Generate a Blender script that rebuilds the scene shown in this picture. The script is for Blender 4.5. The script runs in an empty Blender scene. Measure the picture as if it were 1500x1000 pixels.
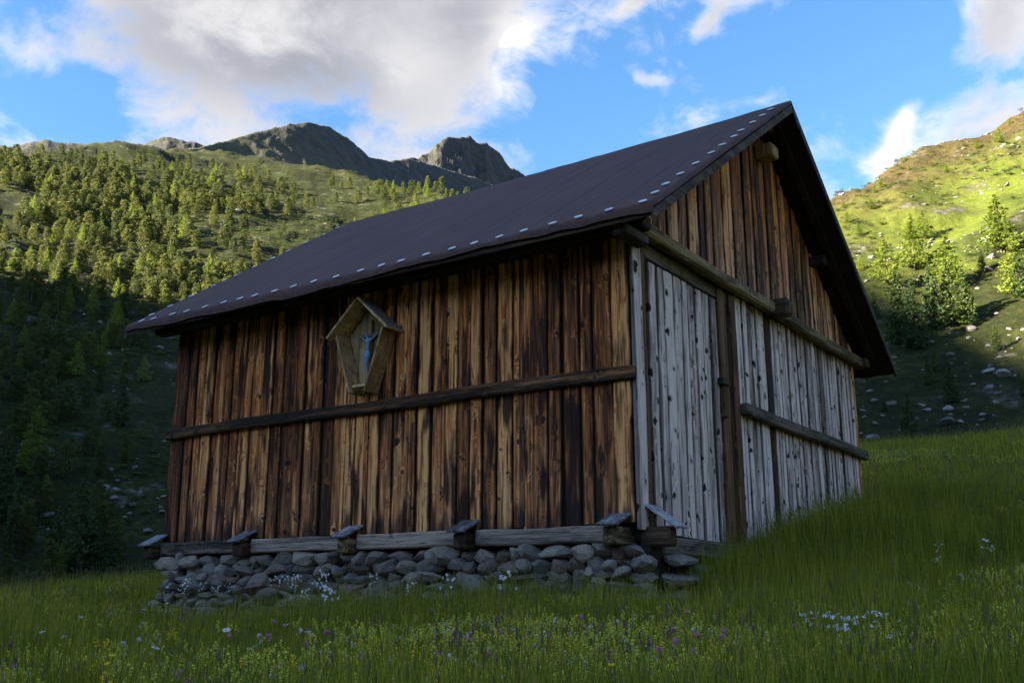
import bpy, bmesh, math, random
import numpy as np
from mathutils import Vector, Matrix, Euler
random.seed(7); rng = np.random.default_rng(11)
R = math.radians
scene = bpy.context.scene

# ---------------------------------------------------------------- camera
cam_d = bpy.data.cameras.new('camera'); cam = bpy.data.objects.new('camera', cam_d)
scene.collection.objects.link(cam); scene.camera = cam
cam_d.sensor_width = 36; cam_d.lens = 36 * 1480 / 1500
cam_d.clip_start = 0.05; cam_d.clip_end = 20000
cam.location = (0, 0, 0); cam.rotation_euler = (R(90 + 14), 0, 0)

# ---------------------------------------------------------------- light
SUN_AZ, SUN_EL = -110, 20.0           # azimuth from +Y (the view direction), clockwise; elevation
world = bpy.data.worlds.new('World'); scene.world = world; world.use_nodes = True
sun_d = bpy.data.lights.new('sun', 'SUN'); sun_d.energy = 4.2; sun_d.angle = R(0.5); sun_d.color = (1, 0.86, 0.62)
sun = bpy.data.objects.new('sun', sun_d); scene.collection.objects.link(sun)
sv = Vector((math.sin(R(SUN_AZ)) * math.cos(R(SUN_EL)), math.cos(R(SUN_AZ)) * math.cos(R(SUN_EL)), math.sin(R(SUN_EL))))
sun.rotation_euler = sv.to_track_quat('Z', 'Y').to_euler(); sun.location = (0, 0, 300)
scene.view_settings.view_transform = 'Standard'; scene.view_settings.look = 'None'
scene.view_settings.exposure = 3.45; scene.view_settings.gamma = 1.0
scene.view_settings.use_curve_mapping = False


class NT:
    """tiny node-tree helper"""
    def __init__(s, tree): s.t = tree; s.n = tree.nodes; s.l = tree.links
    def new(s, typ, **kw):
        n = s.n.new(typ)
        for k, v in kw.items(): setattr(n, k, v)
        return n
    def put(s, sock, v):
        if isinstance(v, bpy.types.NodeSocket): s.l.new(v, sock)
        elif v is not None: sock.default_value = v
    def math(s, op, a, b=None, c=None, clamp=False):
        n = s.new('ShaderNodeMath', operation=op, use_clamp=clamp)
        s.put(n.inputs[0], a)
        if b is not None: s.put(n.inputs[1], b)
        if c is not None: s.put(n.inputs[2], c)
        return n.outputs[0]
    def vmath(s, op, a, b=None):
        n = s.new('ShaderNodeVectorMath', operation=op); s.put(n.inputs[0], a)
        if b is not None: s.put(n.inputs[1], b)
        return n.outputs[0]
    def noise(s, vec, scale=1, detail=4, rough=0.55, dist=0, out=0):
        n = s.new('ShaderNodeTexNoise'); s.put(n.inputs['Vector'], vec)
        n.inputs['Scale'].default_value = scale; n.inputs['Detail'].default_value = detail
        n.inputs['Roughness'].default_value = rough; n.inputs['Distortion'].default_value = dist
        return n.outputs[out]
    def voro(s, vec, scale=1, feature='F1', out='Distance', rand=1.0):
        n = s.new('ShaderNodeTexVoronoi', feature=feature); s.put(n.inputs['Vector'], vec)
        n.inputs['Scale'].default_value = scale; n.inputs['Randomness'].default_value = rand
        return n.outputs[out]
    def ramp(s, fac, stops, interp='LINEAR'):
        n = s.new('ShaderNodeValToRGB'); s.put(n.inputs[0], fac); cr = n.color_ramp; cr.interpolation = interp
        while len(cr.elements) < len(stops): cr.elements.new(0.5)
        for e, (p, c) in zip(cr.elements, stops):
            e.position = p; e.color = (*c, 1) if len(c) == 3 else c
        return n.outputs[0]
    def sstep(s, x, lo, hi):
        n = s.new('ShaderNodeMapRange', interpolation_type='SMOOTHSTEP', clamp=True)
        s.put(n.inputs[0], x); n.inputs[1].default_value = lo; n.inputs[2].default_value = hi
        return n.outputs[0]
    def mix(s, f, a, b, blend='MIX'):
        n = s.new('ShaderNodeMix', data_type='RGBA', blend_type=blend); n.clamp_factor = True
        s.put(n.inputs[0], f)
        for sock, v in ((n.inputs[6], a), (n.inputs[7], b)):
            if not isinstance(v, bpy.types.NodeSocket) and len(v) == 3: v = (*v, 1)
            s.put(sock, v)
        return n.outputs[2]
    def mapping(s, vec, scale=(1, 1, 1), loc=(0, 0, 0)):
        n = s.new('ShaderNodeMapping'); s.put(n.inputs[0], vec)
        n.inputs['Scale'].default_value = scale; n.inputs['Location'].default_value = loc
        return n.outputs[0]


def make_world():
    t = NT(world.node_tree); t.n.clear()
    out = t.new('ShaderNodeOutputWorld'); bg = t.new('ShaderNodeBackground'); bg.inputs['Strength'].default_value = 0.05
    sky = t.new('ShaderNodeTexSky', sky_type='NISHITA'); sky.sun_disc = False
    sky.sun_elevation = R(SUN_EL); sky.sun_rotation = R(SUN_AZ) % (2 * math.pi)
    sky.altitude = 2000; sky.air_density = 1.0; sky.dust_density = 1.2; sky.ozone_density = 2.0
    hs = t.new('ShaderNodeHueSaturation'); hs.inputs['Saturation'].default_value = SKY_SAT; hs.inputs['Hue'].default_value = 0.497
    hs.inputs['Value'].default_value = SKY_VAL
    t.l.new(sky.outputs[0], hs.inputs['Color'])
    d = t.new('ShaderNodeTexCoord').outputs['Generated']
    sep = t.new('ShaderNodeSeparateXYZ'); t.l.new(d, sep.inputs[0]); x, y, z = sep.outputs
    az = t.math('MULTIPLY', t.math('ARCTAN2', x, y), 180 / math.pi)
    el = t.math('MULTIPLY', t.math('ARCSINE', z), 180 / math.pi)
    # cloud field: turbulent noise on the direction, gathered into banks
    pl = t.vmath('MULTIPLY', d, (1.0, 1.0, 1.5))
    big = t.noise(pl, 1.3, 1, 0.5)
    wv = t.vmath('ADD', pl, t.vmath('MULTIPLY', t.noise(pl, 7.0, 2, 0.5, out=1), (0.10, 0.10, 0.10)))
    fine = t.noise(wv, 9.0, 8, 0.6)
    ae = t.new('ShaderNodeCombineXYZ'); t.put(ae.inputs[0], az); t.put(ae.inputs[1], el); ae = ae.outputs[0]
    def blob(a0, e0, wa, we, amt, rot=0.0):
        n = t.new('ShaderNodeMapping', vector_type='TEXTURE'); t.put(n.inputs[0], ae)
        n.inputs['Location'].default_value = (a0, e0, 0); n.inputs['Rotation'].default_value = (0, 0, R(rot)); n.inputs['Scale'].default_value = (wa, we, 1)
        v = n.outputs[0]; q = t.new('ShaderNodeVectorMath', operation='DOT_PRODUCT'); t.put(q.inputs[0], v); t.put(q.inputs[1], v)
        return t.math('MULTIPLY', t.math('POWER', 2.718, t.math('MULTIPLY', q.outputs['Value'], -1.0)), amt)
    acc = t.math('MULTIPLY', t.math('SUBTRACT', big, 0.47), 1.6)
    for b in CLOUDS: acc = t.math('ADD', acc, blob(*b))
    cov = t.math('ADD', acc, t.math('MULTIPLY', t.math('SUBTRACT', fine, 0.5), 3.3))
    alpha = t.sstep(cov, -0.05, 0.8)
    thick = t.sstep(t.math('ADD', acc, t.math('MULTIPLY', t.math('SUBTRACT', fine, 0.5), 2.2)), 0.1, 1.2)
    glow = None
    for b in GLOWS:
        g = blob(*b); glow = g if glow is None else t.math('ADD', glow, g)
    glow = t.math('MULTIPLY', glow, t.sstep(fine, 0.32, 0.68))
    thick = t.math('SUBTRACT', thick, glow, clamp=True)
    col = t.ramp(thick, [(0, CLOUD_W), (.12, tuple(.6 * a + .4 * c for a, c in zip(CLOUD_W, CLOUD_G))), (1, CLOUD_G)])
    col = t.mix(t.math('MULTIPLY', t.sstep(fine, .35, .75), .45), col, CLOUD_W)      # lit puffs within the bank
    fin = t.mix(t.math('MULTIPLY', alpha, 0.9), hs.outputs[0], col)
    t.l.new(fin, bg.inputs[0]); t.l.new(bg.outputs[0], out.inputs[0])

SKY_SAT, SKY_VAL = 1.17, 0.74
CLOUD_W, CLOUD_G = (2.3, 2.2, 2.12), (0.60, 0.60, 0.66)
# cloud banks: azimuth, elevation, width, height (degrees), amount, turn
CLOUDS = [(-15, 34.0, 13, 4.8, 1.1, 0), (-19, 28.5, 8, 3.2, 0.75, 0), (-2.0, 31.5, 3.0, 3.0, 0.6, 20), (-10, 28, 6, 2.2, 0.45, 0),
          (28.8, 29.5, 2.0, 4.5, 0.75, -25), (15.5, 34.4, 3.4, 1.2, 0.65, -10), (8.3, 32.6, 1.8, .55, 0.6, 30), (12.4, 31.0, 1.8, .6, 0.6, 45),
          (8.2, 28.4, 1.3, 0.45, 0.55, -25), (22.4, 23.6, 2.4, 0.6, 0.7, 60), (9, 28, 8, 5, -0.6, 0), (21, 27, 4.5, 5, -0.65, 0), (3.5, 28, 3, 3, -0.3, 0), (-27.5, 31.5, 2.0, 2, -.5, 0), (-26, 25, 3, 1.6, -.4, 0)]
GLOWS = [(-16.5, 30.0, 4.0, 2.4, 1.0), (-0.4, 30.4, 1.8, 2.4, 0.9), (-7.5, 29.0, 4, 1.8, 0.5), (29, 30, 3, 4, 0.7), (22.4, 23.6, 3, 1.5, .8, 60)]
make_world()


# ---------------------------------------------------------------- helpers
def link(o, parent=None):
    scene.collection.objects.link(o)
    if parent is not None: o.parent = parent
    return o

def tag(o, label=None, cat=None, group=None, kind=None):
    if label: o['label'] = label
    if cat: o['category'] = cat
    if group: o['group'] = group
    if kind: o['kind'] = kind
    return o

def empty(name, loc=(0, 0, 0), rz=0.0, parent=None):
    o = bpy.data.objects.new(name, None); o.location = loc; o.rotation_euler = (0, 0, rz); o.empty_display_size = 0.2
    return link(o, parent)

def mesh_from(name, verts, faces, mat=None, smooth=False):
    me = bpy.data.meshes.new(name); me.from_pydata([tuple(v) for v in verts], [], [tuple(f) for f in faces])
    if mat: me.materials.append(mat)
    if smooth: me.polygons.foreach_set('use_smooth', [True] * len(me.polygons))
    me.update(); return me

def obj(name, me, parent=None, loc=(0, 0, 0)):
    o = bpy.data.objects.new(name, me); o.location = loc
    return link(o, parent)

def copy_tree(o, parent=None):
    c = o.copy(); link(c, parent)
    for ch in list(o.children): copy_tree(ch, c)
    return c

def bevel_box(name, x0, x1, y0, y1, z0, z1, mat, parent, bev=0.01, warp=0.0, seg=1, rot=None):
    """bevelled timber; its long axis is cut into pieces that wander a little"""
    bm = bmesh.new(); bmesh.ops.create_cube(bm, size=1)
    c = Vector(((x0 + x1) / 2, (y0 + y1) / 2, (z0 + z1) / 2)); s = Vector((x1 - x0, y1 - y0, z1 - z0))
    for v in bm.verts: v.co = Vector((v.co.x * s.x, v.co.y * s.y, v.co.z * s.z))
    ax = max(range(3), key=lambda i: s[i])
    if bev: bmesh.ops.bevel(bm, geom=list(bm.edges), offset=bev, segments=1, affect='EDGES')
    if seg > 1:
        for k in range(1, seg):
            p = Vector((0, 0, 0)); n = Vector((0, 0, 0)); n[ax] = 1; p[ax] = (k / seg - .5) * s[ax]
            bmesh.ops.bisect_plane(bm, geom=list(bm.verts) + list(bm.edges) + list(bm.faces), plane_co=p, plane_no=n)
        if warp:
            ph = random.random() * 9
            for v in bm.verts:
                q = v.co[ax]
                for i in range(3):
                    if i != ax:
                        v.co[i] += warp * math.sin(q * 1.7 + ph + i * 2) + warp * .5 * math.sin(q * 5.1 + ph * 2 + i) + random.uniform(-.25, .25) * warp
    if rot is not None:
        bmesh.ops.rotate(bm, verts=bm.verts, cent=(0, 0, 0), matrix=rot)
    me = bpy.data.meshes.new(name); bm.to_mesh(me); bm.free(); me.materials.append(mat)
    o = obj(name, me, parent, c); return o

# numpy value noise
def _hash(ix, iy, seed):
    h = (ix.astype(np.int64) * 374761393 + iy.astype(np.int64) * 668265263 + seed * 1442695041) & 0x7fffffff
    h = ((h ^ (h >> 13)) * 1274126177) & 0x7fffffff
    return ((h ^ (h >> 16)) & 0xffff) / 65535.0
def vnoise(x, y, seed=0):
    x = np.asarray(x, float); y = np.asarray(y, float)
    ix = np.floor(x); iy = np.floor(y); fx = x - ix; fy = y - iy
    fx = fx * fx * fx * (fx * (fx * 6 - 15) + 10); fy = fy * fy * fy * (fy * (fy * 6 - 15) + 10)
    a = _hash(ix, iy, seed); b = _hash(ix + 1, iy, seed); c = _hash(ix, iy + 1, seed); d = _hash(ix + 1, iy + 1, seed)
    return (a + (b - a) * fx) * (1 - fy) + (c + (d - c) * fx) * fy - 0.5
def fbm(x, y, seed=0, octv=5, gain=0.5, ridged=False):
    s = 0; a = 1.0
    for k in range(octv):
        n = vnoise(x, y, seed + k * 17)
        s = s + a * ((0.5 - np.abs(n) * 2) if ridged else n * 2)
        x = x * 2.03 + 5.1; y = y * 2.03 + 1.7; a *= gain
    return s

# picture ray, used only to read off directions of ridge lines
F, P14 = 1480.0, R(14)
def ray(px, py):
    u, v = px - 750.0, 500.0 - py
    return np.array([u, F * math.cos(P14) - v * math.sin(P14), F * math.sin(P14) + v * math.cos(P14)])
def az_t(px, py):
    d = ray(px, py); return math.degrees(math.atan2(d[0], d[1])), d[2] / math.hypot(d[0], d[1])
def project(P):
    fw = P[1] * math.cos(P14) + P[2] * math.sin(P14); up = -P[1] * math.sin(P14) + P[2] * math.cos(P14)
    return 750 + F * P[0] / fw, 500 - F * up / fw

# ---------------------------------------------------------------- materials
def new_mat(name):
    m = bpy.data.materials.new(name); m.use_nodes = True
    t = NT(m.node_tree); t.n.clear()
    out = t.new('ShaderNodeOutputMaterial'); b = t.new('ShaderNodeBsdfPrincipled'); t.l.new(b.outputs[0], out.inputs[0])
    b.inputs['Roughness'].default_value = 0.8
    b.inputs['Specular IOR Level'].default_value = 0.25
    return m, t, b

def bump(t, b, h, strength=0.4, dist=0.01):
    n = t.new('ShaderNodeBump'); n.inputs['Strength'].default_value = strength; n.inputs['Distance'].default_value = dist
    t.put(n.inputs['Height'], h); t.l.new(n.outputs[0], b.inputs['Normal'])

def wood_mat(name, axis='z', dark=(.02, .01, .006), mid=(.15, .07, .028), light=(.42, .25, .12), grey=(.42, .41, .44),
             grey_amt=0.0, zgrey=None, zbrown=None, knots=1.0, stain=0.5, val=1.0, zdark=None, knot_rare=.3, knot_size=0.0, edge=0.0):
    m, t, b = new_mat(name)
    co = t.new('ShaderNodeTexCoord').outputs['Object']
    oi = t.new('ShaderNodeObjectInfo').outputs['Random']
    off = t.new('ShaderNodeCombineXYZ')
    for i, k in enumerate((37.0, 53.0, 19.0)): t.put(off.inputs[i], t.math('MULTIPLY', oi, k))
    p = t.vmath('ADD', co, off.outputs[0])
    ai = 'xyz'.index(axis)
    def sc(across, along):
        v = [across] * 3; v[ai] = along; return tuple(v)
    # knots: scattered spots, the grain bends round them
    kv = t.mapping(p, sc(5.6, 5.0))
    vn = t.new('ShaderNodeTexVoronoi'); vn.inputs['Scale'].default_value = 1.0
    t.put(vn.inputs['Vector'], t.vmath('ADD', kv, t.vmath('MULTIPLY', t.noise(p, 11, 3, out=1), (.6, .6, .6))))
    ks = t.new('ShaderNodeSeparateColor'); t.l.new(vn.outputs['Color'], ks.inputs[0])
    kd = t.math('ADD', vn.outputs['Distance'], t.math('MULTIPLY', ks.outputs[0], knot_rare))     # every knot has its own size, most are none
    knot = t.math('SUBTRACT', 1.0, t.sstep(kd, 0.16 + knot_size, 0.24 + knot_size))
    ring = t.math('SUBTRACT', 1.0, t.sstep(kd, 0.15, 0.5))
    gv = t.mapping(p, sc(16, 0.55))
    gvec = t.vmath('ADD', gv, t.vmath('MULTIPLY', t.noise(t.mapping(p, sc(5, 1.6)), 1, 3, out=1), (1.3, 1.3, 1.3)))
    gvec = t.vmath('ADD', gvec, t.vmath('MULTIPLY', ring, (1.6, 1.6, 1.6)))
    g1 = t.noise(gvec, 1.0, 4, 0.65)
    g2 = t.noise(t.mapping(p, sc(75, 1.6)), 1.0, 2, 0.7)
    g = t.math('ADD', t.math('MULTIPLY', g1, 0.72), t.math('MULTIPLY', g2, 0.28))
    pl = t.math('MULTIPLY', t.math('SUBTRACT', t.math('FRACT', t.math('MULTIPLY', oi, 7.31)), 0.5), 0.26)
    gg = t.math('ADD', g, pl)
    col = t.ramp(gg, [(0.32, dark), (0.43, tuple(.6 * a + .4 * c for a, c in zip(dark, mid))), (0.51, mid), (0.61, light), (0.74, tuple(min(.95, c * 1.2) for c in light))])
    gcol = t.ramp(gg, [(0.3, tuple(c * .1 for c in grey)), (0.42, tuple(c * .5 for c in grey)), (0.53, grey), (0.7, tuple(min(.9, c * 1.25) for c in grey))])
    sep = t.new('ShaderNodeSeparateXYZ'); t.l.new(co, sep.inputs[0]); hz = sep.outputs[2]
    ga = t.math('ADD', grey_amt, 0.0)
    wob = t.math('MULTIPLY', t.math('SUBTRACT', t.noise(t.mapping(p, sc(7, 0.6)), 1, 2), 0.5), 1.8)
    if zgrey:   # bleached below this height
        ga = t.math('ADD', ga, t.math('MULTIPLY', t.math('SUBTRACT', 1.0, t.sstep(t.math('ADD', hz, wob), zgrey[0], zgrey[1])), zgrey[2]))
    if grey_amt or zgrey:
        ga = t.math('MULTIPLY', ga, t.sstep(g1, 0.2, 0.5), clamp=True)
        col = t.mix(ga, col, gcol)
    # tar-dark stains and streaks with their own shapes
    st = t.sstep(t.noise(t.mapping(p, sc(6.0, 0.9)), 1, 3, 0.6), 0.50, 0.64)
    col = t.mix(t.math('MULTIPLY', st, stain), col, tuple(c * .8 for c in dark))
    st2 = t.sstep(t.noise(t.mapping(p, sc(38, 1.0)), 1, 3, 0.5), 0.6, 0.7)
    col = t.mix(t.math('MULTIPLY', st2, min(1, stain * 1.1)), col, tuple(c * 1.1 for c in dark))
    crack = t.math('SUBTRACT', 1.0, t.sstep(t.math('ABSOLUTE', t.math('SUBTRACT', t.noise(t.mapping(p, sc(13, .3)), 1, 2, .5, 0.4), 0.5)), 0.0, 0.012))
    col = t.mix(t.math('MULTIPLY', crack, 0.85), col, tuple(c * .4 for c in dark))
    if zdark:   # boards splashed and rotted black along the foot, in ragged tongues
        f = t.math('SUBTRACT', 1.0, t.sstep(t.math('ADD', hz, t.math('MULTIPLY', wob, 0.6)), zdark[0], zdark[1]))
        col = t.mix(t.math('MULTIPLY', f, 0.8), col, (.014, .012, .011))
    if edge:    # darker towards the board edges, with a ragged outline
        ac = t.new('ShaderNodeAttribute'); ac.attribute_name = 'across'
        e = t.math('ABSOLUTE', t.math('SUBTRACT', ac.outputs['Fac'], .5))
        e = t.sstep(t.math('ADD', e, t.math('MULTIPLY', t.math('SUBTRACT', t.noise(t.mapping(p, sc(4, 1.3)), 1, 3), .5), .55)), .36, .50)
        col = t.mix(t.math('MULTIPLY', e, edge), col, tuple(c * .7 for c in dark))
    col = t.mix(t.math('MULTIPLY', knot, knots), col, (.012, .009, .007))
    if val != 1.0:
        col = t.mix(1.0, col, (val, val, val), 'MULTIPLY')
    t.l.new(col, b.inputs['Base Color']); b.inputs['Roughness'].default_value = 0.75
    h = t.math('SUBTRACT', t.math('ADD', t.math('MULTIPLY', g2, 0.6), t.math('MULTIPLY', g1, 1.2)), t.math('MULTIPLY', crack, 1.2))
    bump(t, b, h, 0.7, 0.008)
    return m

BW = dict(dark=(.03, .013, .006), mid=(.50, .15, .034), light=(.92, .40, .13))
M = {}
M['plank_brown'] = wood_mat('plank_brown', 'z', zgrey=(0.7, 2.2, .25), grey=(.78, .44, .23), stain=.95, knots=.95, zdark=(0.68, .86), edge=.9, knot_rare=.22, **BW)
M['plank_silver'] = wood_mat('plank_silver', 'z', grey=(.84, .62, .56), grey_amt=.2, zgrey=(3.15, 3.75, .9), stain=.42, knots=1.0, edge=.75, knot_rare=.10, knot_size=.035, dark=(.03, .018, .012), mid=(.2, .1, .045), light=(.42, .28, .16))
M['plank_gable'] = wood_mat('plank_gable', 'z', grey=(.66, .46, .34), grey_amt=.0, zgrey=(3.7, 5.2, .4), stain=.75, knots=.9, edge=.85, knot_rare=.2, **BW)
M['timber_y'] = wood_mat('timber_y', 'y', stain=.45, knots=.6, dark=(.02, .012, .008), mid=(.27, .12, .045), light=(.52, .27, .11))
M['timber_x'] = wood_mat('timber_x', 'x', stain=.6, knots=.5, dark=(.02, .014, .009), mid=(.11, .07, .036), light=(.30, .21, .10))
M['timber_x_grey'] = wood_mat('timber_x_grey', 'x', stain=.5, knots=.5, dark=(.02, .015, .012), mid=(.07, .052, .04), light=(.16, .12, .09))
M['timber_z'] = wood_mat('timber_z', 'z', stain=.4, knots=.4, dark=(.02, .011, .007), mid=(.09, .04, .018), light=(.2, .1, .045))
M['sill_wood'] = wood_mat('sill_wood', 'y', grey=(.36, .31, .27), grey_amt=.55, stain=.5, knots=.5, dark=(.03, .02, .014), mid=(.16, .1, .06), light=(.40, .27, .17))
M['cap_wood'] = wood_mat('cap_wood', 'x', grey=(.34, .33, .36), grey_amt=1.0, stain=.35, knots=.3)
M['cap_wood_y'] = wood_mat('cap_wood_y', 'y', grey=(.36, .35, .38), grey_amt=1.0, stain=.35, knots=.3)
M['roof_timber'] = wood_mat('roof_timber', 'y', stain=.3, knots=.3, dark=(.02, .013, .009), mid=(.06, .034, .02), light=(.12, .07, .04))
M['shrine_wood'] = wood_mat('shrine_wood', 'z', stain=.18, knots=.4, dark=(.25, .14, .06), mid=(.50, .31, .13), light=(.72, .50, .26))
M['shrine_back'] = wood_mat('shrine_back', 'z', stain=.2, knots=.3, dark=(.16, .09, .045), mid=(.36, .22, .10), light=(.52, .35, .18))

m, t, b = new_mat('tar_sheet'); M['tar_sheet'] = m
co = t.new('ShaderNodeTexCoord').outputs['Object']
n1 = t.noise(co, 1.3, 5); n2 = t.noise(t.mapping(co, (1, 14, 1)), 1.0, 4); n3 = t.noise(co, 90, 3)
sy = t.new('ShaderNodeSeparateXYZ'); t.l.new(co, sy.inputs[0])
seam = t.sstep(t.math('FRACT', t.math('ADD', t.math('MULTIPLY', sy.outputs[1], 1.02), t.math('MULTIPLY', t.noise(co, .8, 2), .05))), .0, .06)
c = t.ramp(t.math('ADD', t.math('MULTIPLY', n1, .5), t.math('MULTIPLY', n2, .5)), [(.3, (.060, .024, .017)), (.5, (.082, .035, .025)), (.72, (.115, .054, .040))])
c = t.mix(t.math('MULTIPLY', n3, .25), c, (.09, .055, .05))
t.l.new(c, b.inputs['Base Color']); b.inputs['Roughness'].default_value = .72; b.inputs['Specular IOR Level'].default_value = .3
bump(t, b, t.math('ADD', t.math('MULTIPLY', seam, .5), t.math('ADD', t.math('MULTIPLY', n2, 1.0), t.math('MULTIPLY', n3, .15))), .6, .03)

def plain(name, col, rough=.7, var=.25, scale=20.0):
    m, t, b = new_mat(name)
    co = t.new('ShaderNodeTexCoord').outputs['Object']
    n = t.noise(co, scale, 5)
    c = t.mix(n, tuple(x * (1 - var) for x in col), tuple(min(1, x * (1 + var)) for x in col))
    t.l.new(c, b.inputs['Base Color']); b.inputs['Roughness'].default_value = rough
    bump(t, b, n, .3, .004); M[name] = m; return m
plain('disc_white', (.78, .78, .80), .5, .08)
plain('figure_blue', (.17, .29, .43), .45, .2, 40)
plain('core_dark', (.02, .018, .016), .9)
plain('iron', (.03, .028, .027), .6)
plain('shrine_roof', (.16, .14, .13), .7, .3)

def stone_mat(name, cols, lichen=0.5, scale=5.0):
    m, t, b = new_mat(name)
    co = t.new('ShaderNodeTexCoord').outputs['Object']; oi = t.new('ShaderNodeObjectInfo').outputs['Random']
    off = t.new('ShaderNodeCombineXYZ')
    for i, k in enumerate((31.0, 17.0, 43.0)): t.put(off.inputs[i], t.math('MULTIPLY', oi, k))
    p = t.vmath('ADD', co, off.outputs[0])
    base = t.ramp(oi, cols)
    lay = t.noise(t.mapping(p, (2, 2, 12)), scale * .5, 6, .65, .5)
    n = t.noise(p, scale * 3, 8, .65)
    c = t.mix(t.math('MULTIPLY', t.sstep(lay, .4, .65), .55), base, t.mix(.5, base, (.03, .03, .032)))
    c = t.mix(t.math('MULTIPLY', t.sstep(n, .5, .75), .5), c, t.mix(.5, base, (.5, .5, .5)))
    li = t.sstep(t.noise(p, scale * 1.4, 5, .6), .6, .7)
    c = t.mix(t.math('MULTIPLY', li, lichen), c, (.42, .44, .40))
    ms = t.sstep(t.noise(p, scale * .9, 5, .6, 1.0), .56, .66)
    c = t.mix(t.math('MULTIPLY', ms, .55), c, (.075, .065, .03))
    t.l.new(c, b.inputs['Base Color']); b.inputs['Roughness'].default_value = .85
    bump(t, b, t.math('ADD', n, t.math('MULTIPLY', lay, .7)), .7, .02); M[name] = m
stone_mat('stone', [(0, (.15, .125, .10)), (.25, (.25, .20, .16)), (.5, (.21, .19, .175)), (.7, (.38, .31, .23)), (.88, (.32, .28, .25)), (.93, (.26, .15, .115)), (1, (.2, .18, .16))], .45)
stone_mat('boulder', [(0, (.10, .098, .095)), (.5, (.16, .155, .15)), (1, (.24, .235, .23))], .4, 1.2)

def foliage_mat(name, c0, c1, c2, trans=.35, zc=None):
    m, t, b = new_mat(name)
    oi = t.new('ShaderNodeObjectInfo').outputs['Random']
    geo = t.new('ShaderNodeTexCoord').outputs['Object']
    n = t.noise(geo, 2.3, 3)
    f = t.math('ADD', t.math('MULTIPLY', oi, .65), t.math('MULTIPLY', n, .45))
    tn = t.new('ShaderNodeAttribute'); tn.attribute_name = 'tone'; f = t.math('ADD', f, tn.outputs['Fac'])
    c = t.ramp(f, [(.1, c0), (.5, c1), (.95, c2)])
    t.l.new(c, b.inputs['Base Color']); b.inputs['Roughness'].default_value = .6
    tr = t.new('ShaderNodeBsdfTranslucent'); t.l.new(c, tr.inputs[0])
    mx = t.new('ShaderNodeMixShader'); mx.inputs[0].default_value = trans
    t.l.new(b.outputs[0], mx.inputs[1]); t.l.new(tr.outputs[0], mx.inputs[2])
    o = [x for x in t.n if x.type == 'OUTPUT_MATERIAL'][0]; t.l.new(mx.outputs[0], o.inputs[0])
    M[name] = m
foliage_mat('pine_needles', (.040, .058, .015), (.068, .086, .02), (.11, .12, .026), .4)
foliage_mat('larch_needles', (.12, .16, .022), (.15, .20, .028), (.18, .23, .034), .5)
foliage_mat('spruce_needles', (.035, .065, .02), (.05, .085, .022), (.075, .105, .026), .35)
foliage_mat('shrub_leaves', (.03, .05, .014), (.055, .08, .02), (.10, .12, .028), .3)
foliage_mat('grass_green', (.085, .15, .014), (.24, .25, .016), (.44, .38, .04), .55)
foliage_mat('grass_tall', (.09, .155, .014), (.23, .25, .018), (.41, .36, .04), .55)
foliage_mat('grass_dry', (.14, .15, .05), (.20, .17, .06), (.16, .10, .05), .3)
foliage_mat('leaf_green', (.09, .13, .018), (.12, .17, .022), (.16, .2, .03), .4)
for nm, cc in (('petal_white', (.78, .78, .80)), ('petal_yellow', (.80, .60, .03)), ('petal_rattle', (.58, .56, .07)), ('petal_pink', (.58, .22, .38)), ('petal_clover_white', (.66, .60, .58)), ('petal_purple', (.22, .08, .16))):
    foliage_mat(nm, tuple(x * .8 for x in cc), cc, tuple(min(.9, x * 1.1) for x in cc), .3)
plain('bark', (.10, .075, .055), .9, .4, 6)

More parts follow.
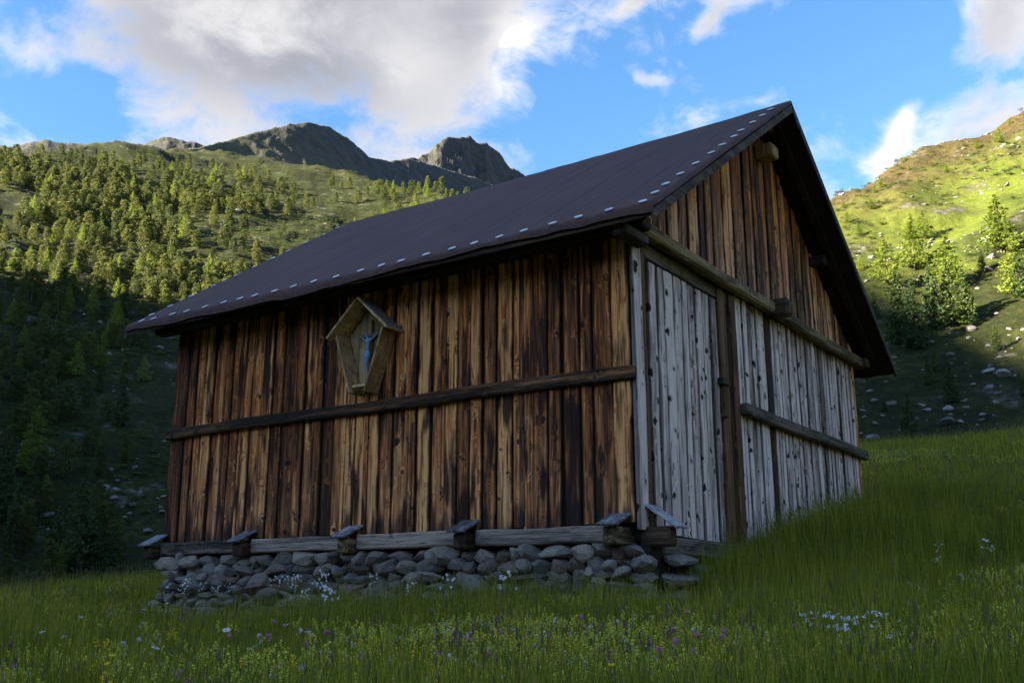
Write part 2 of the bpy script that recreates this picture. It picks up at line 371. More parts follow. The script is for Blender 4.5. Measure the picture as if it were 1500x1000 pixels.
def ground_mat(name, kind):
    m, t, b = new_mat(name)
    co = t.new('ShaderNodeTexCoord').outputs['Object']
    nb = t.noise(co, .02, 5, .6); nm = t.noise(co, .11, 6, .62); nf = t.noise(co, .9, 6, .65); nff = t.noise(co, 4.0, 5, .65)
    sep = t.new('ShaderNodeSeparateXYZ'); t.l.new(co, sep.inputs[0]); hz = sep.outputs[2]
    geo = t.new('ShaderNodeNewGeometry'); ns = t.new('ShaderNodeSeparateXYZ'); t.l.new(geo.outputs['Normal'], ns.inputs[0]); up = ns.outputs[2]
    if kind == 'meadow':
        c = t.ramp(t.math('ADD', t.math('MULTIPLY', nf, .5), t.math('MULTIPLY', nff, .5)), [(.3, (.04, .055, .012)), (.55, (.07, .095, .018)), (.75, (.10, .12, .03))])
        t.l.new(c, b.inputs['Base Color']); bump(t, b, nff, .6, .05)
    elif kind == 'hillside':
        heath = t.ramp(nf, [(.3, (.009, .012, .005)), (.5, (.018, .023, .007)), (.7, (.036, .036, .012))])
        grass = t.ramp(nf, [(.3, (.014, .020, .006)), (.5, (.030, .038, .008)), (.72, (.060, .064, .013))])
        c = t.mix(t.sstep(t.math('ADD', t.math('MULTIPLY', nb, .5), t.math('MULTIPLY', nm, .5)), .47, .62), heath, grass)
        # a long band of lush pasture crossing the right-hand slope
        x, y = sep.outputs[0], sep.outputs[1]
        band = t.math('SUBTRACT', t.math('SUBTRACT', hz, 66.0), t.math('MULTIPLY', t.math('SUBTRACT', x, 80.0), .62))
        band = t.math('ADD', t.math('ABSOLUTE', band), t.math('MULTIPLY', t.math('SUBTRACT', nm, .5), 46.0))
        bf = t.math('MULTIPLY', t.math('SUBTRACT', 1.0, t.sstep(band, 3.0, 14.0)), t.sstep(x, 35.0, 60.0))
        c = t.mix(t.math('MULTIPLY', bf, .75), c, t.ramp(nf, [(.3, (.06, .085, .012)), (.7, (.12, .15, .022))]))
        # heather-brown crown of the right-hand spur
        hb = t.math('MULTIPLY', t.sstep(t.math('ADD', t.math('SUBTRACT', hz, t.math('MULTIPLY', x, .62)), t.math('MULTIPLY', nm, 34.0)), 30.0, 48.0), t.sstep(x, 30.0, 60.0))
        c = t.mix(t.math('MULTIPLY', hb, .75), c, t.ramp(nf, [(.3, (.032, .024, .012)), (.7, (.10, .072, .032))]))
        # stony rubble showing through
        rk = t.sstep(t.math('ADD', t.math('MULTIPLY', nm, .55), t.math('MULTIPLY', t.noise(co, .35, 6, .7), .45)), .55, .62)
        vr = t.voro(co, .9); rock = t.ramp(vr, [(0, (.17, .165, .16)), (.4, (.11, .105, .10)), (.8, (.03, .03, .028))])
        c = t.mix(t.math('MULTIPLY', rk, .8), c, rock)
        t.l.new(c, b.inputs['Base Color'])
        bump(t, b, t.math('ADD', nf, t.math('MULTIPLY', nff, .5)), .9, .5)
    elif kind == 'mountain':
        # bare rock where it is steep and high, dark alpine turf lower down
        s = t.noise(t.mapping(co, (.012, .012, .03)), 1, 8, .65)
        rock = t.ramp(t.noise(co, .03, 8, .7), [(.3, (.02, .022, .024)), (.5, (.038, .04, .043)), (.7, (.066, .068, .072))])
        turf = t.ramp(nm, [(.3, (.045, .046, .03)), (.7, (.10, .098, .06))])
        f = t.sstep(t.math('ADD', t.math('MULTIPLY', t.math('SUBTRACT', s, .5), 420.0), hz), MT_LO, MT_HI)
        f = t.math('MULTIPLY', f, t.sstep(t.noise(co, .06, 7, .7), .32, .52))
        c = t.mix(f, turf, rock); t.l.new(c, b.inputs['Base Color'])
        bump(t, b, t.noise(co, .05, 8, .7), 1.0, 6.0)
    b.inputs['Specular IOR Level'].default_value = .1; b.inputs['Roughness'].default_value = .95
    M[name] = m
MT_LO, MT_HI = 380.0, 700.0
ground_mat('meadow', 'meadow'); ground_mat('hillside', 'hillside'); ground_mat('mountain', 'mountain')

# ---------------------------------------------------------------- terrain
# the meadow: a terrace that climbs to the right and falls away to the left (camera height is z = 0)
CTRL = np.array([(0, 0, -.85), (0, 3, -.56), (0, 6, -.44), (-3, 6, -.50), (-6, 10, -.45), (-10, 20, -.15), (-14, 28, -.35), (-6.5, 19, .12),
    (3, 5, -.42), (5, 9, .05), (7.5, 15.3, 1.35), (11, 22, 2.7), (15.5, 32, 4.75), (8, 30, 3.9), (20, 30, 5.6),
    (-4.7, 14, -.33), (-1.66, 11.9, -.28), (1.2, 9.8, -.22), (2.64, 11.96, .12), (4.06, 14, .6), (5.53, 16.16, 1.05), (-.4, 20.2, 1.0), (-2.4, 17.3, .4),
    (0, -6, -1.5), (-8, -6, -1.4), (8, -6, -1.2), (-12, 5, -.8), (-11, 11, -.5), (8, 4, -.1), (14, 10, 1.2), (20, 18, 3.0), (-20, 14, -1.2), (-3, 28, 1.0), (3, 32, 2.6), (-14, -14, -2.5), (14, -14, -2.0)])
def _tps(r2): return 0.5 * r2 * np.log(np.maximum(r2, 1e-9))
_n = len(CTRL); _A = np.zeros((_n + 3, _n + 3)); _dx = CTRL[:, None, :2] - CTRL[None, :, :2]
_A[:_n, :_n] = _tps((_dx ** 2).sum(-1)) + np.eye(_n) * .6
_A[:_n, _n] = 1; _A[:_n, _n + 1:] = CTRL[:, :2]; _A[_n, :_n] = 1; _A[_n + 1:, :_n] = CTRL[:, :2].T
_W = np.linalg.solve(_A, np.r_[CTRL[:, 2], 0, 0, 0])
def meadow_z(x, y):
    x = np.asarray(x, float); y = np.asarray(y, float); sh = x.shape; x = x.ravel(); y = y.ravel()
    r = np.hypot(x, y); az = np.degrees(np.arctan2(x, y))
    rc = np.interp(az, [-180, -60, -27, -12, 8, 20, 30, 60, 180], [20, 22, 27, 27, 33, 34, 36, 36, 20])
    k = np.minimum(1, rc / np.maximum(r, 1e-6)); xe, ye = x * k, y * k
    z = _W[_n] + _W[_n + 1] * xe + _W[_n + 2] * ye
    for i in range(_n): z = z + _W[i] * _tps((xe - CTRL[i, 0]) ** 2 + (ye - CTRL[i, 1]) ** 2)
    over = np.maximum(r - rc, 0); fall = np.interp(az, [-180, -30, -5, 15, 60, 180], [.25, .34, .25, .14, .12, .25])
    z = z - fall * over * over / (over + 5) + .035 * fbm(x * .5, y * .5, 3, 3)
    return z.reshape(sh)

# silhouettes of the two hillsides, read as compass bearing and steepness
LS = [az_t(*p) for p in ((-260, 268), (-120, 246), (0, 231), (60, 221), (130, 213), (230, 214), (330, 218), (450, 238), (560, 263), (640, 285), (750, 320))]
RS = [az_t(*p) for p in ((1130, 345), (1225, 300), (1265, 276), (1300, 261), (1350, 237), (1400, 214), (1450, 194), (1500, 174), (1620, 130))]
_sa = np.array([a for a, _ in LS] + [a for a, _ in RS]); _st = np.array([q for _, q in LS] + [q for _, q in RS])
KA = [-180, -140, -115, -95, -75, -60, -45, -33, -6, 6, 14, 40, 70, 110, 180]
RB = [70, 70, 70, 60, 60, 70, 100, 110, 110, 95, 80, 80, 75, 80, 70]          # where the slope starts
ZB = [-14, -16, -16, -14, -12, -12, -11, -10, -10, 2, 9, 9, 6, 0, -14]        # how high it starts
SL = [.42, .42, .45, .66, .66, .52, .53, .54, .54, .56, .62, .62, .55, .45, .42]
CZ = [40, 60, 140, 220, 198, 140, 225, 420, 0, 0, 0, 150, 120, 60, 40]          # crest heights outside the picture
def hill_z(x, y, rough=True):
    x = np.asarray(x, float); y = np.asarray(y, float); r = np.hypot(x, y); az = np.degrees(np.arctan2(x, y))
    rb = np.interp(az, KA, RB); zb = np.interp(az, KA, ZB); s = np.interp(az, KA, SL)
    t_ = np.interp(az, _sa, _st)
    rc_in = (s * rb - zb) / np.maximum(s - t_, .02)
    lin = zb + s * (r - rb)
    zc_in = zb + s * (rc_in - rb); zc_out = np.interp(az, KA, CZ)
    wout = np.clip(np.where(az < 0, (-az - 30) / 10, (az - 29) / 8), 0, 1); wout = wout * wout * (3 - 2 * wout)
    zc = zc_in * (1 - wout) + zc_out * wout
    rc = rb + (zc - zb) / np.maximum(s, .02)
    over = np.maximum(r - rc, 0)
    z = np.minimum(lin, zc) - .35 * over * over / (over + 20)
    k = np.maximum(r - rb, 0); zin = np.interp(az, [-180, -10, 8, 16, 60, 90, 180], [-16, -12, -4, 2.5, 2.5, -4, -16])
    z = np.where(r < rb, zb + (zin - zb) * np.clip((rb - r) / (rb - 34), 0, 1), z)
    if rough:
        amp = np.clip(k / 60, 0, 1)
        z = z + amp * (3.2 * fbm(x * .018, y * .018, 5, 4) + 1.5 * fbm(x * .07, y * .07, 9, 4, .55) + .35 * fbm(x * .35, y * .35, 21, 3))
    return z

def grid_mesh(name, X, Y, Z, mat, smooth=True):
    n, k = X.shape
    me = bpy.data.meshes.new(name); me.vertices.add(n * k)
    me.vertices.foreach_set('co', np.stack([X, Y, Z], -1).astype(np.float32).ravel())
    idx = np.arange(n * k).reshape(n, k)
    q = np.stack([idx[:-1, :-1], idx[1:, :-1], idx[1:, 1:], idx[:-1, 1:]], -1).reshape(-1, 4)
    me.loops.add(q.size); me.loops.foreach_set('vertex_index', q.ravel().astype(np.int32))
    me.polygons.add(len(q)); me.polygons.foreach_set('loop_start', (np.arange(len(q)) * 4).astype(np.int32))
    me.polygons.foreach_set('use_smooth', np.ones(len(q), bool))
    me.materials.append(mat); me.update(calc_edges=True); me.validate(); return me

A = np.radians(np.r_[np.arange(-180, -40, 2.5), np.arange(-40, 40, .6), np.arange(40, 180.1, 2.5)])
rr = np.r_[0.0, np.geomspace(.6, 75, 90)]
AA, RR = np.meshgrid(A, rr); X, Y = np.sin(AA) * RR, np.cos(AA) * RR
meadow = obj('meadow', grid_mesh('meadow', X, Y, meadow_z(X, Y), M['meadow'])); tag(meadow, kind='structure')

A = np.radians(np.r_[np.arange(-180, -44, 2.0), np.arange(-44, 36, .16), np.arange(36, 180.1, 2.0)])
rr = np.geomspace(34, 1500, 230)
AA, RR = np.meshgrid(A, rr); X, Y = np.sin(AA) * RR, np.cos(AA) * RR
hillside = obj('hillside', grid_mesh('hillside', X, Y, hill_z(X, Y), M['hillside'])); tag(hillside, kind='structure')

def mountain(name, pts, slope, rough, seed, back=.5, ext=900, step=10.0):
    """a ridge through given bearings/steepness/distances, with flanks falling to both sides"""
    pa = np.array([az_t(px, py) + (d,) for px, py, d in pts])
    az = np.arange(pa[0, 0], pa[-1, 0], .05); tt = np.interp(az, pa[:, 0], pa[:, 1]); dd = np.interp(az, pa[:, 0], pa[:, 2])
    k = np.exp(-np.linspace(-2, 2, 9) ** 2); k /= k.sum(); dd = np.convolve(np.pad(dd, 4, 'edge'), k, 'valid')
    u = np.r_[np.linspace(-.52, -.004, 110), np.linspace(0, .3, 40)]      # before / behind the crest, as a share of its distance
    AZ, U = np.meshgrid(np.radians(az), u); U = U * dd[None, :]; D = dd[None, :] + U
    Z = tt[None, :] * dd[None, :] + np.where(U < 0, U * slope, -U * back)
    X, Y = np.sin(AZ) * D, np.cos(AZ) * D
    w = np.clip(np.abs(U) / 90, 0.12, 1)
    Z = Z + rough * w * (fbm(X / 240, Y / 240, seed, 6, .55, True) - .35) + rough * .16 * fbm(X / 45, Y / 45, seed + 3, 4, .55, True)
    o = obj(name, grid_mesh(name, X, Y, Z, M['mountain'])); tag(o, kind='structure'); return o
mountain('mountain', [(215, 224, 950), (290, 216, 1050), (330, 207, 1130), (380, 193, 1230), (420, 183, 1310), (450, 180, 1370), (480, 185, 1440), (510, 203, 1510), (540, 229, 1580),
                      (570, 236, 1660), (600, 233, 1740), (640, 244, 1850), (700, 262, 1980), (780, 290, 2150), (900, 330, 2350)], .74, 17, 31)
mountain('rock_peak', [(540, 262, 2000), (585, 236, 2135), (612, 233, 2216), (628, 226, 2264), (640, 211, 2300), (655, 202, 2345), (676, 198, 2408), (690, 201, 2450), (698, 211, 2474), (712, 209, 2516), (730, 226, 2570), (748, 246, 2624), (790, 268, 2750), (900, 310, 3080)], 1.0, 45, 47, .8)
mountain('far_ridge', [(-200, 235, 2900), (-60, 212, 2900), (20, 214, 2900), (40, 210, 2900), (70, 207, 2900), (120, 209, 2900), (170, 206, 2900), (210, 212, 2900), (228, 207, 2900), (245, 202, 2900), (262, 207, 2900), (300, 214, 2900), (420, 240, 2900)], .9, 45, 63, .6)

def hit_hill(px, py, tmin=40, tmax=1500):
    """where a bearing meets the hillside, so a thing can stand on it"""
    d = ray(px, py); d = d / math.hypot(d[0], d[1]); s = np.arange(tmin, tmax, 1.0)
    h = hill_z(d[0] * s, d[1] * s); h2 = meadow_z(d[0] * s[:40], d[1] * s[:40])
    i = np.argmax(h > d[2] * s)
    if h[i] <= d[2] * s[i]: return None
    return np.array([d[0] * s[i], d[1] * s[i], h[i]])

# ---------------------------------------------------------------- the barn
# local axes: x along the gable wall (0..7.6), y along the long wall (0..7.25), the near corner at the origin
GA = R(34.6); CX, CY = 1.217, 9.9
BARN_RZ = math.pi / 2 - GA
barn = empty('hay_barn', (CX, CY, 0), BARN_RZ)
tag(barn, 'weathered brown timber hay barn with dark steep roof standing on dry stones', 'barn')
BW_, BL_ = 7.6, 7.25
PEAK_X, PEAK_Z, EAVE_X, EAVE_Z = 3.8, 6.58, -.6, 3.64
RS_ = (PEAK_Z - EAVE_Z) / (PEAK_X - EAVE_X)
def roof_z(x): return PEAK_Z - RS_ * abs(x - PEAK_X)

def plank(parent, mat, wall, a0, a1, z0, z1l, z1r, proud=0.0, thick=.028, cup=.007, seg=7, name='plank'):
    """one sawn board, a little crooked, cupped across its face; wall 'long' faces -x, wall 'gable' faces -y"""
    w = a1 - a0; nx = 5; vs = []; fs = []
    l0, l1 = random.uniform(-.004, .004), random.uniform(-.004, .004); bow = random.uniform(-.006, .006)
    zb = z0 + random.uniform(-.02, .012); tw = random.uniform(-.006, .006)
    jl = [random.uniform(-.003, .003) for _ in range(seg + 1)]; jr = [random.uniform(-.003, .003) for _ in range(seg + 1)]
    for k in range(seg + 1):
        f = k / seg
        for i in range(nx):
            q = (0, .06, .5, .94, 1)[i]
            a = a0 + w * q + (l0 + jl[k]) * (1 - q) + (l1 + jr[k]) * q + bow * math.sin(f * math.pi)
            top = z1l + (z1r - z1l) * q; z = zb + (top - zb) * f
            dpt = proud + (thick - .006 if q in (0, 1) else thick + (cup if q == .5 else 0)) + tw * (q - .5) + .004 * math.sin(f * 5 + a0 * 9)
            vs.append((-dpt, a, z) if wall == 'long' else (a, -dpt, z))
        for q in (1, 0):
            a = a0 + w * q + ((l1 + jr[k]) if q else (l0 + jl[k])) + bow * math.sin(f * math.pi)
            top = z1l + (z1r - z1l) * q; z = zb + (top - zb) * f
            vs.append((-proud + .002, a, z) if wall == 'long' else (a, -proud + .002, z))
    n = nx + 2
    for k in range(seg):
        for i in range(n):
            j = (i + 1) % n; fs.append((k * n + i, (k + 1) * n + i, (k + 1) * n + j, k * n + j))
    fs.append(tuple(range(n))); fs.append(tuple(seg * n + i for i in reversed(range(n))))
    if wall == 'gable': fs = [f[::-1] for f in fs]
    me = mesh_from(name, vs, fs, mat)
    at = me.attributes.new('across', 'FLOAT', 'POINT'); at.data.foreach_set('value', np.array([0, .06, .5, .94, 1, 1, 0] * (seg + 1), np.float32))
    return obj(name, me, parent)

def spans(a0, a1, wmin, wmax, gap=(.01, .026)):
    out = []; a = a0
    while a < a1 - wmin * .6:
        w = random.uniform(wmin, wmax); e = min(a + w, a1)
        if a1 - e < wmin * .7: e = a1
        out.append((a, e - random.uniform(*gap))); a = e
    return out

def solid(name, verts, faces, mat, parent): return obj(name, mesh_from(name, verts, faces, mat), parent)

# near-black backing standing for shade in the board gaps, and plain back walls
def wall_core(name, pts, thick, axis):
    n = len(pts); vs = []
    for q in (0, thick):
        for (a, z) in pts: vs.append((q, a, z) if axis == 'x' else (a, q, z))
    fs = [tuple(range(n)), tuple(range(2 * n - 1, n - 1, -1))] + [(i, i + n, (i + 1) % n + n, (i + 1) % n) for i in range(n)]
    if axis == 'x': fs = [f[::-1] for f in fs]
    return solid(name, vs, fs, M['core_dark'], barn)
long_wall = wall_core('long_wall', [(0.06, .56), (BL_ - .06, .56), (BL_ - .06, 3.86), (0.06, 3.86)], .06, 'x')
gp = [(.06, .5), (BW_ - .06, .5), (BW_ - .06, roof_z(BW_) - .25), (PEAK_X, PEAK_Z - .28), (.06, roof_z(0) - .25)]
gable_wall = wall_core('gable_wall', gp, .06, 'y')
back_gable = wall_core('back_gable_wall', gp, .06, 'y'); back_gable.location.y = BL_ - .08
back_wall = wall_core('back_wall', [(0.07, .56), (BL_ - .09, .56), (BL_ - .09, 3.86), (0.07, 3.86)], .06, 'x'); back_wall.location.x = BW_ - .08
for (a0, a1) in spans(0.02, BL_ - .02, .2, .32): 
    o = plank(back_wall, M['plank_brown'], 'long', a0, a1, .6, 3.8, 3.8); o.location.x = .1; 
for (a0, a1) in spans(0.02, BW_ - .02, .2, .32):
    o = plank(back_gable, M['plank_brown'], 'gable', a0, a1, .6, roof_z(a0) - .2, roof_z(a1) - .2); o.location.y = .12

for (a0, a1) in spans(0.015, BL_, .115, .24, (.012, .03)):
    plank(long_wall, M['plank_brown'], 'long', a0, a1, .665, 3.84, 3.84, random.choice((0, 0, 0, .008, .016, .022)))
    if random.random() < .25:      # narrow batten over a joint
        plank(long_wall, M['plank_brown'], 'long', a1 - .03, a1 + .035, .67, 3.84, 3.84, .024, .018, .003)
# gable: pale corner board, door, posts, silvered boards, brown upper boards
plank(gable_wall, M['plank_silver'], 'gable', -.035, .17, .60, 3.60, 3.60, .012, .034)
plank(gable_wall, M['timber_z'], 'gable', .185, .30, .58, 3.56, 3.56, -.012, .03)
door = empty('door', (0, 0, 0), 0, barn); door['label'] = 'silver grey boarded door beside the barn corner'
for (a0, a1) in spans(.315, 2.10, .15, .24, (.008, .022)):
    plank(door, M['plank_silver'], 'gable', a0, a1, .57, 3.40, 3.40, random.choice((.004, .01, .016)))
bevel_box('door_rail', .32, 2.09, .002, .05, 3.05, 3.2, M['timber_x'], door, .006)
la = bevel_box('latch', 2.06, 2.17, -.10, -.045, 1.98, 2.36, M['timber_z'], door, .01)
bevel_box('latch_bolt', 2.0, 2.2, -.12, -.05, 2.36, 2.44, M['iron'], door, .006)
bevel_box('lintel', .25, 2.75, -.03, .05, 3.44, 3.60, M['timber_x_grey'], barn, .01)
bevel_box('door_post', 2.12, 2.33, -.055, .05, .5, 3.57, M['timber_z'], barn, .012, .003, 5)
bevel_box('door_post', 2.44, 2.60, -.075, .05, .5, 3.57, M['timber_z'], barn, .012, .003, 5)
for (a0, a1) in spans(2.62, 3.70, .10, .18, (.01, .026)) + spans(3.86, BW_ - .1, .10, .18, (.01, .026)):
    plank(gable_wall, M['plank_silver'], 'gable', a0, a1, .55, 3.60, 3.60, random.choice((0, .005, .012, .02)))
bevel_box('centre_post', 3.71, 3.85, -.03, .05, .5, 3.60, M['timber_z'], barn, .01)
plank(gable_wall, M['plank_brown'], 'gable', BW_ - .095, BW_ + .03, .6, 3.6, 3.6, .012, .03)
for (a0, a1) in spans(-.02, BW_ + .02, .12, .23, (.01, .026)):
    if min(roof_z(a0), roof_z(a1)) - .2 < 3.7: continue
    plank(gable_wall, M['plank_gable'], 'gable', a0, a1, 3.66, roof_z(a0) - .2, roof_z(a1) - .2, random.choice((.0, .008, .016, .022)))
# horizontal timbers
rail = bevel_box('rail', -.115, -.04, -.06, BL_ + .03, 2.075, 2.215, M['timber_y'], barn, .016, .008, 14)
bevel_box('rail', 2.62, BW_ + .14, -.15, -.05, 2.08, 2.23, M['timber_x_grey'], barn, .02, .006, 10)
bevel_box('tie_beam', -.08, 3.70, -.19, -.045, 3.585, 3.735, M['timber_x'], barn, .025, .008, 12)
bevel_box('tie_beam', 3.93, BW_ + .12, -.19, -.045, 3.585, 3.735, M['timber_x'], barn, .025, .008, 12)
bevel_box('beam_end', 3.71, 3.92, -.36, .3, 3.56, 3.80, M['roof_timber'], barn, .035, .004, 3)
bevel_box('ridge_bracket', 3.66, 3.94, -.30, -.05, 5.82, 6.0, M['shrine_back'], barn, .02)
# sill: heavy timbers between cross-beam ends, each end under a small sloping board
SY = [.16, 1.97, 3.66, 5.44, 7.22]
for i in range(4):
    o = bevel_box('sill_beam', -.14, .05, SY[i] + .10, SY[i + 1] - .10, .485, .652, M['sill_wood'], barn, .018, .007, 6)
def tilt_board(name, cx, cy, cz, ln, wd, th, ang, along, mat):
    bm = bmesh.new(); bmesh.ops.create_cube(bm, size=1)
    for v in bm.verts: v.co = Vector((v.co.x * ln, v.co.y * wd, v.co.z * th))
    bmesh.ops.bevel(bm, geom=list(bm.edges), offset=.006, segments=1, affect='EDGES')
    bmesh.ops.bisect_plane(bm, geom=list(bm.verts) + list(bm.edges) + list(bm.faces), plane_co=(0, 0.02, 0), plane_no=(0, 1, 0))
    bmesh.ops.rotate(bm, verts=bm.verts, cent=(0, 0, 0), matrix=Matrix.Rotation(-ang, 3, 'Y'))
    if along == 'y': bmesh.ops.rotate(bm, verts=bm.verts, cent=(0, 0, 0), matrix=Matrix.Rotation(math.pi / 2, 3, 'Z'))
    me = bpy.data.meshes.new(name); bm.to_mesh(me); bm.free(); me.materials.append(mat)
    o = obj(name, me, barn, (cx, cy, cz)); o.rotation_euler.z = random.uniform(-.03, .03); return o
for i, y in enumerate(SY):
    bevel_box('cross_beam', -.27, .25, y - .085, y + .085, .45, .625, M['timber_x'], barn, .02, .004, 3)
    tilt_board('rain_board', -.19, y, .695, .33, .24, .026, R(21 + i * 1.5), 'x', M['cap_wood'])
bevel_box('sill_beam', .27, BW_, -.13, .05, .36, .54, M['timber_x_grey'], barn, .02, .006, 8)
bevel_box('cross_beam',   .06, .24, -.30, .02, .44, .63, M['roof_timber'], barn, .02)
tilt_board('rain_board', .17, -.21, .73, .42, .24, .026, R(33), 'y', M['cap_wood_y'])
bevel_box('corner_post', -.17, -.03, .09, .21, -.1, .445, M['roof_timber'], barn, .02)

# roof: boarded deck, tarred sheet with a wavy hem, white fixing discs
Y0, Y1 = -.57, BL_ + .42
def roof_sheet():
    nu, nv = 90, 34; vs = []; fs = []
    prof = [(EAVE_X - .012, EAVE_Z - .085), (EAVE_X - .006, EAVE_Z - .04)]
    left = [(EAVE_X + (PEAK_X - EAVE_X) * f, EAVE_Z + (PEAK_Z - EAVE_Z) * f) for f in np.linspace(0, 1, nv)]
    prof = prof + left + [(2 * PEAK_X - x, z) for x, z in reversed(left[:-1])] + [(2 * PEAK_X - x, z) for x, z in reversed(prof)]
    px = np.array(prof); n = len(px)
    ys = np.linspace(Y0, Y1, nu)
    for j, y in enumerate(ys):
        for i, (x, z) in enumerate(px):
            hem = 1.0 if i < 2 or i > n - 3 else 0.0
            dz = .018 * float(vnoise(y * 1.1, x * .5, 3)) + .012 * float(vnoise(y * 5 + x * .3, x * 1.2, 8)) + .02 * math.sin(y * .9) * hem
            if hem: dz += .035 * float(vnoise(y * 1.6, 2.0, 5)) + .02 * float(vnoise(y * 4, 7.0, 6))
            sag = -.05 * math.sin(math.pi * (y - Y0) / (Y1 - Y0)) * (1 if abs(x - PEAK_X) < .3 else .5)
            vs.append((x, y, z + dz + sag + .012))
    for j in range(nu - 1):
        for i in range(n - 1):
            fs.append((j * n + i, j * n + i + 1, (j + 1) * n + i + 1, (j + 1) * n + i))
    # turned-down strip along both verges
    for j, sgn in ((0, -1), (nu - 1, 1)):
        b0 = len(vs)
        for i in range(n):
            x, y, z = vs[j * n + i]; vs.append((x, y + sgn * .008, z - .05 - .012 * float(vnoise(i * .9, 3.0, 2))))
        for i in range(n - 1):
            q = (j * n + i, b0 + i, b0 + i + 1, j * n + i + 1); fs.append(q if sgn < 0 else q[::-1])
    return mesh_from('roof', vs, fs, M['tar_sheet'], True), px
rm, rprof = roof_sheet(); roof = obj('roof', rm, barn); roof['label'] = 'steep dark brown tarred sheet roof with white discs'
def deck():
    for sgn in (-1, 1):
        for (y0, y1) in [(Y0 + .02, Y1 - .02)]:
            pts = [(EAVE_X + .02, EAVE_Z - .03), (PEAK_X, PEAK_Z - .02), (PEAK_X, PEAK_Z - .10), (EAVE_X + .02, EAVE_Z - .09)]
            if sgn > 0: pts = [(2 * PEAK_X - x, z) for x, z in pts]
            pts = [(x, z - .035) for x, z in pts]
            vs = [(x, y, z) for y in (y0, y1) for x, z in pts]
            fs = [(0, 1, 2, 3), (7, 6, 5, 4), (0, 4, 5, 1), (1, 5, 6, 2), (2, 6, 7, 3), (3, 7, 4, 0)]
            if sgn < 0: fs = [f[::-1] for f in fs]
            solid('roof_deck', vs, fs, M['roof_timber'], roof)
deck()
SLOPE = math.atan(RS_)
def sloped_timber(name, d0, d1, y0, y1, zoff, th, sgn, mat):
    """timber following the roof slope, from d0 to d1 measured along x from the eave"""
    x0, x1 = EAVE_X + d0, EAVE_X + d1
    pts = [(x0, EAVE_Z + RS_ * d0 - zoff), (x1, EAVE_Z + RS_ * d1 - zoff), (x1, EAVE_Z + RS_ * d1 - zoff - th), (x0, EAVE_Z + RS_ * d0 - zoff - th)]
    if sgn > 0: pts = [(2 * PEAK_X - x, z) for x, z in pts]
    vs = [(x, y, z) for y in (y0, y1) for x, z in pts]
    fs = [(0, 1, 2, 3), (7, 6, 5, 4), (0, 4, 5, 1), (1, 5, 6, 2), (2, 6, 7, 3), (3, 7, 4, 0)]
    if sgn < 0: fs = [f[::-1] for f in fs]
    return solid(name, vs, fs, mat, roof)
for sgn in (-1, 1):
    for y in np.linspace(-.30, BL_ + .2, 9):
        sloped_timber('rafter', .3, 4.38, y - .05, y + .05, .137, .09, sgn, M['roof_timber'])
    sloped_timber('verge_board', .0, 4.39, Y0 - .012, Y0 + .018, .06, .11, sgn, M['timber_x_grey'])
    sloped_timber('verge_board', .0, 4.39, Y1 - .018, Y1 + .012, .06, .11, sgn, M['timber_x_grey'])
for x, w in ((-.12, .2), (1.75, .17), (PEAK_X, .2), (5.85, .17), (7.72, .2)):
    zt = roof_z(x) - .232
    bevel_box('purlin', x - w / 2, x + w / 2, (.03 if x == 1.75 else Y0 + .3), BL_ + .3, zt - .15, zt, M['roof_timber'], roof, .02, .004, 6)
bevel_box('eave_bracket', -.5, .02, -.22, -.06, 3.44, 3.56, M['timber_x_grey'], barn, .02)
# discs
dv = [(math.cos(k * math.pi / 6) * .046, math.sin(k * math.pi / 6) * .046, zz) for zz in (0, .006) for k in range(12)]
dfs = [tuple(range(11, -1, -1)), tuple(range(12, 24))] + [(k, (k + 1) % 12, (k + 1) % 12 + 12, k + 12) for k in range(12)]
disc_me = mesh_from('fixing_disc', dv, dfs, M['disc_white'])
def disc(d, y, sgn=-1):
    x = EAVE_X + d; z = EAVE_Z + RS_ * d + .021
    sag = -.05 * math.sin(math.pi * (y - Y0) / (Y1 - Y0)) * (1 if abs(x - PEAK_X) < .3 else .5)
    o = obj('fixing_disc', disc_me, roof, (x if sgn < 0 else 2 * PEAK_X - x, y, z + sag + .006)); o.rotation_euler = (random.uniform(-.03, .03), -SLOPE * (1 if sgn < 0 else -1), 0)
y = Y0 + .12
while y < Y1 - .1:
    disc(.05 + random.uniform(-.015, .02), y); disc(.05, y, 1); y += random.uniform(.30, .40)
d = .32
while d < 4.25:
    for sgn in (-1, 1):
        disc(d, Y0 + .13 + random.uniform(-.02, .02), sgn); disc(d, Y1 - .10 + random.uniform(-.02, .02), sgn)
    d += random.uniform(.30, .42)

# ---------------------------------------------------------------- dry-stone footing
footing = empty('stone_footing', (CX, CY, -.3), BARN_RZ)
tag(footing, 'rough dry stone footing of grey boulders under the barn sill', 'stone footing')
def rock_mesh(name, seed, mat, sub=2):
    rs = random.Random(seed); bm = bmesh.new(); bmesh.ops.create_icosphere(bm, subdivisions=sub, radius=.5)
    cuts = [(Vector((rs.gauss(0, 1), rs.gauss(0, 1), rs.gauss(0, .8))).normalized(), rs.uniform(.24, .4)) for _ in range(12)]
    for v in bm.verts:
        for n, d in cuts:
            k = v.co.dot(n) - d
            if k > 0: v.co -= n * k
        v.co += Vector((rs.gauss(0, 1), rs.gauss(0, 1), rs.gauss(0, 1))) * .012
    bb = [max(abs(v.co[i]) for v in bm.verts) for i in range(3)]
    for v in bm.verts: v.co = Vector((v.co.x / bb[0] * .5, v.co.y / bb[1] * .5, v.co.z / bb[2] * .5))
    me = bpy.data.meshes.new(name); bm.to_mesh(me); bm.free(); me.materials.append(mat)
    me.polygons.foreach_set('use_smooth', [False] * len(me.polygons)); me.update(); return me
ROCKS = [rock_mesh('stone', 100 + k, M['stone']) for k in range(14)]
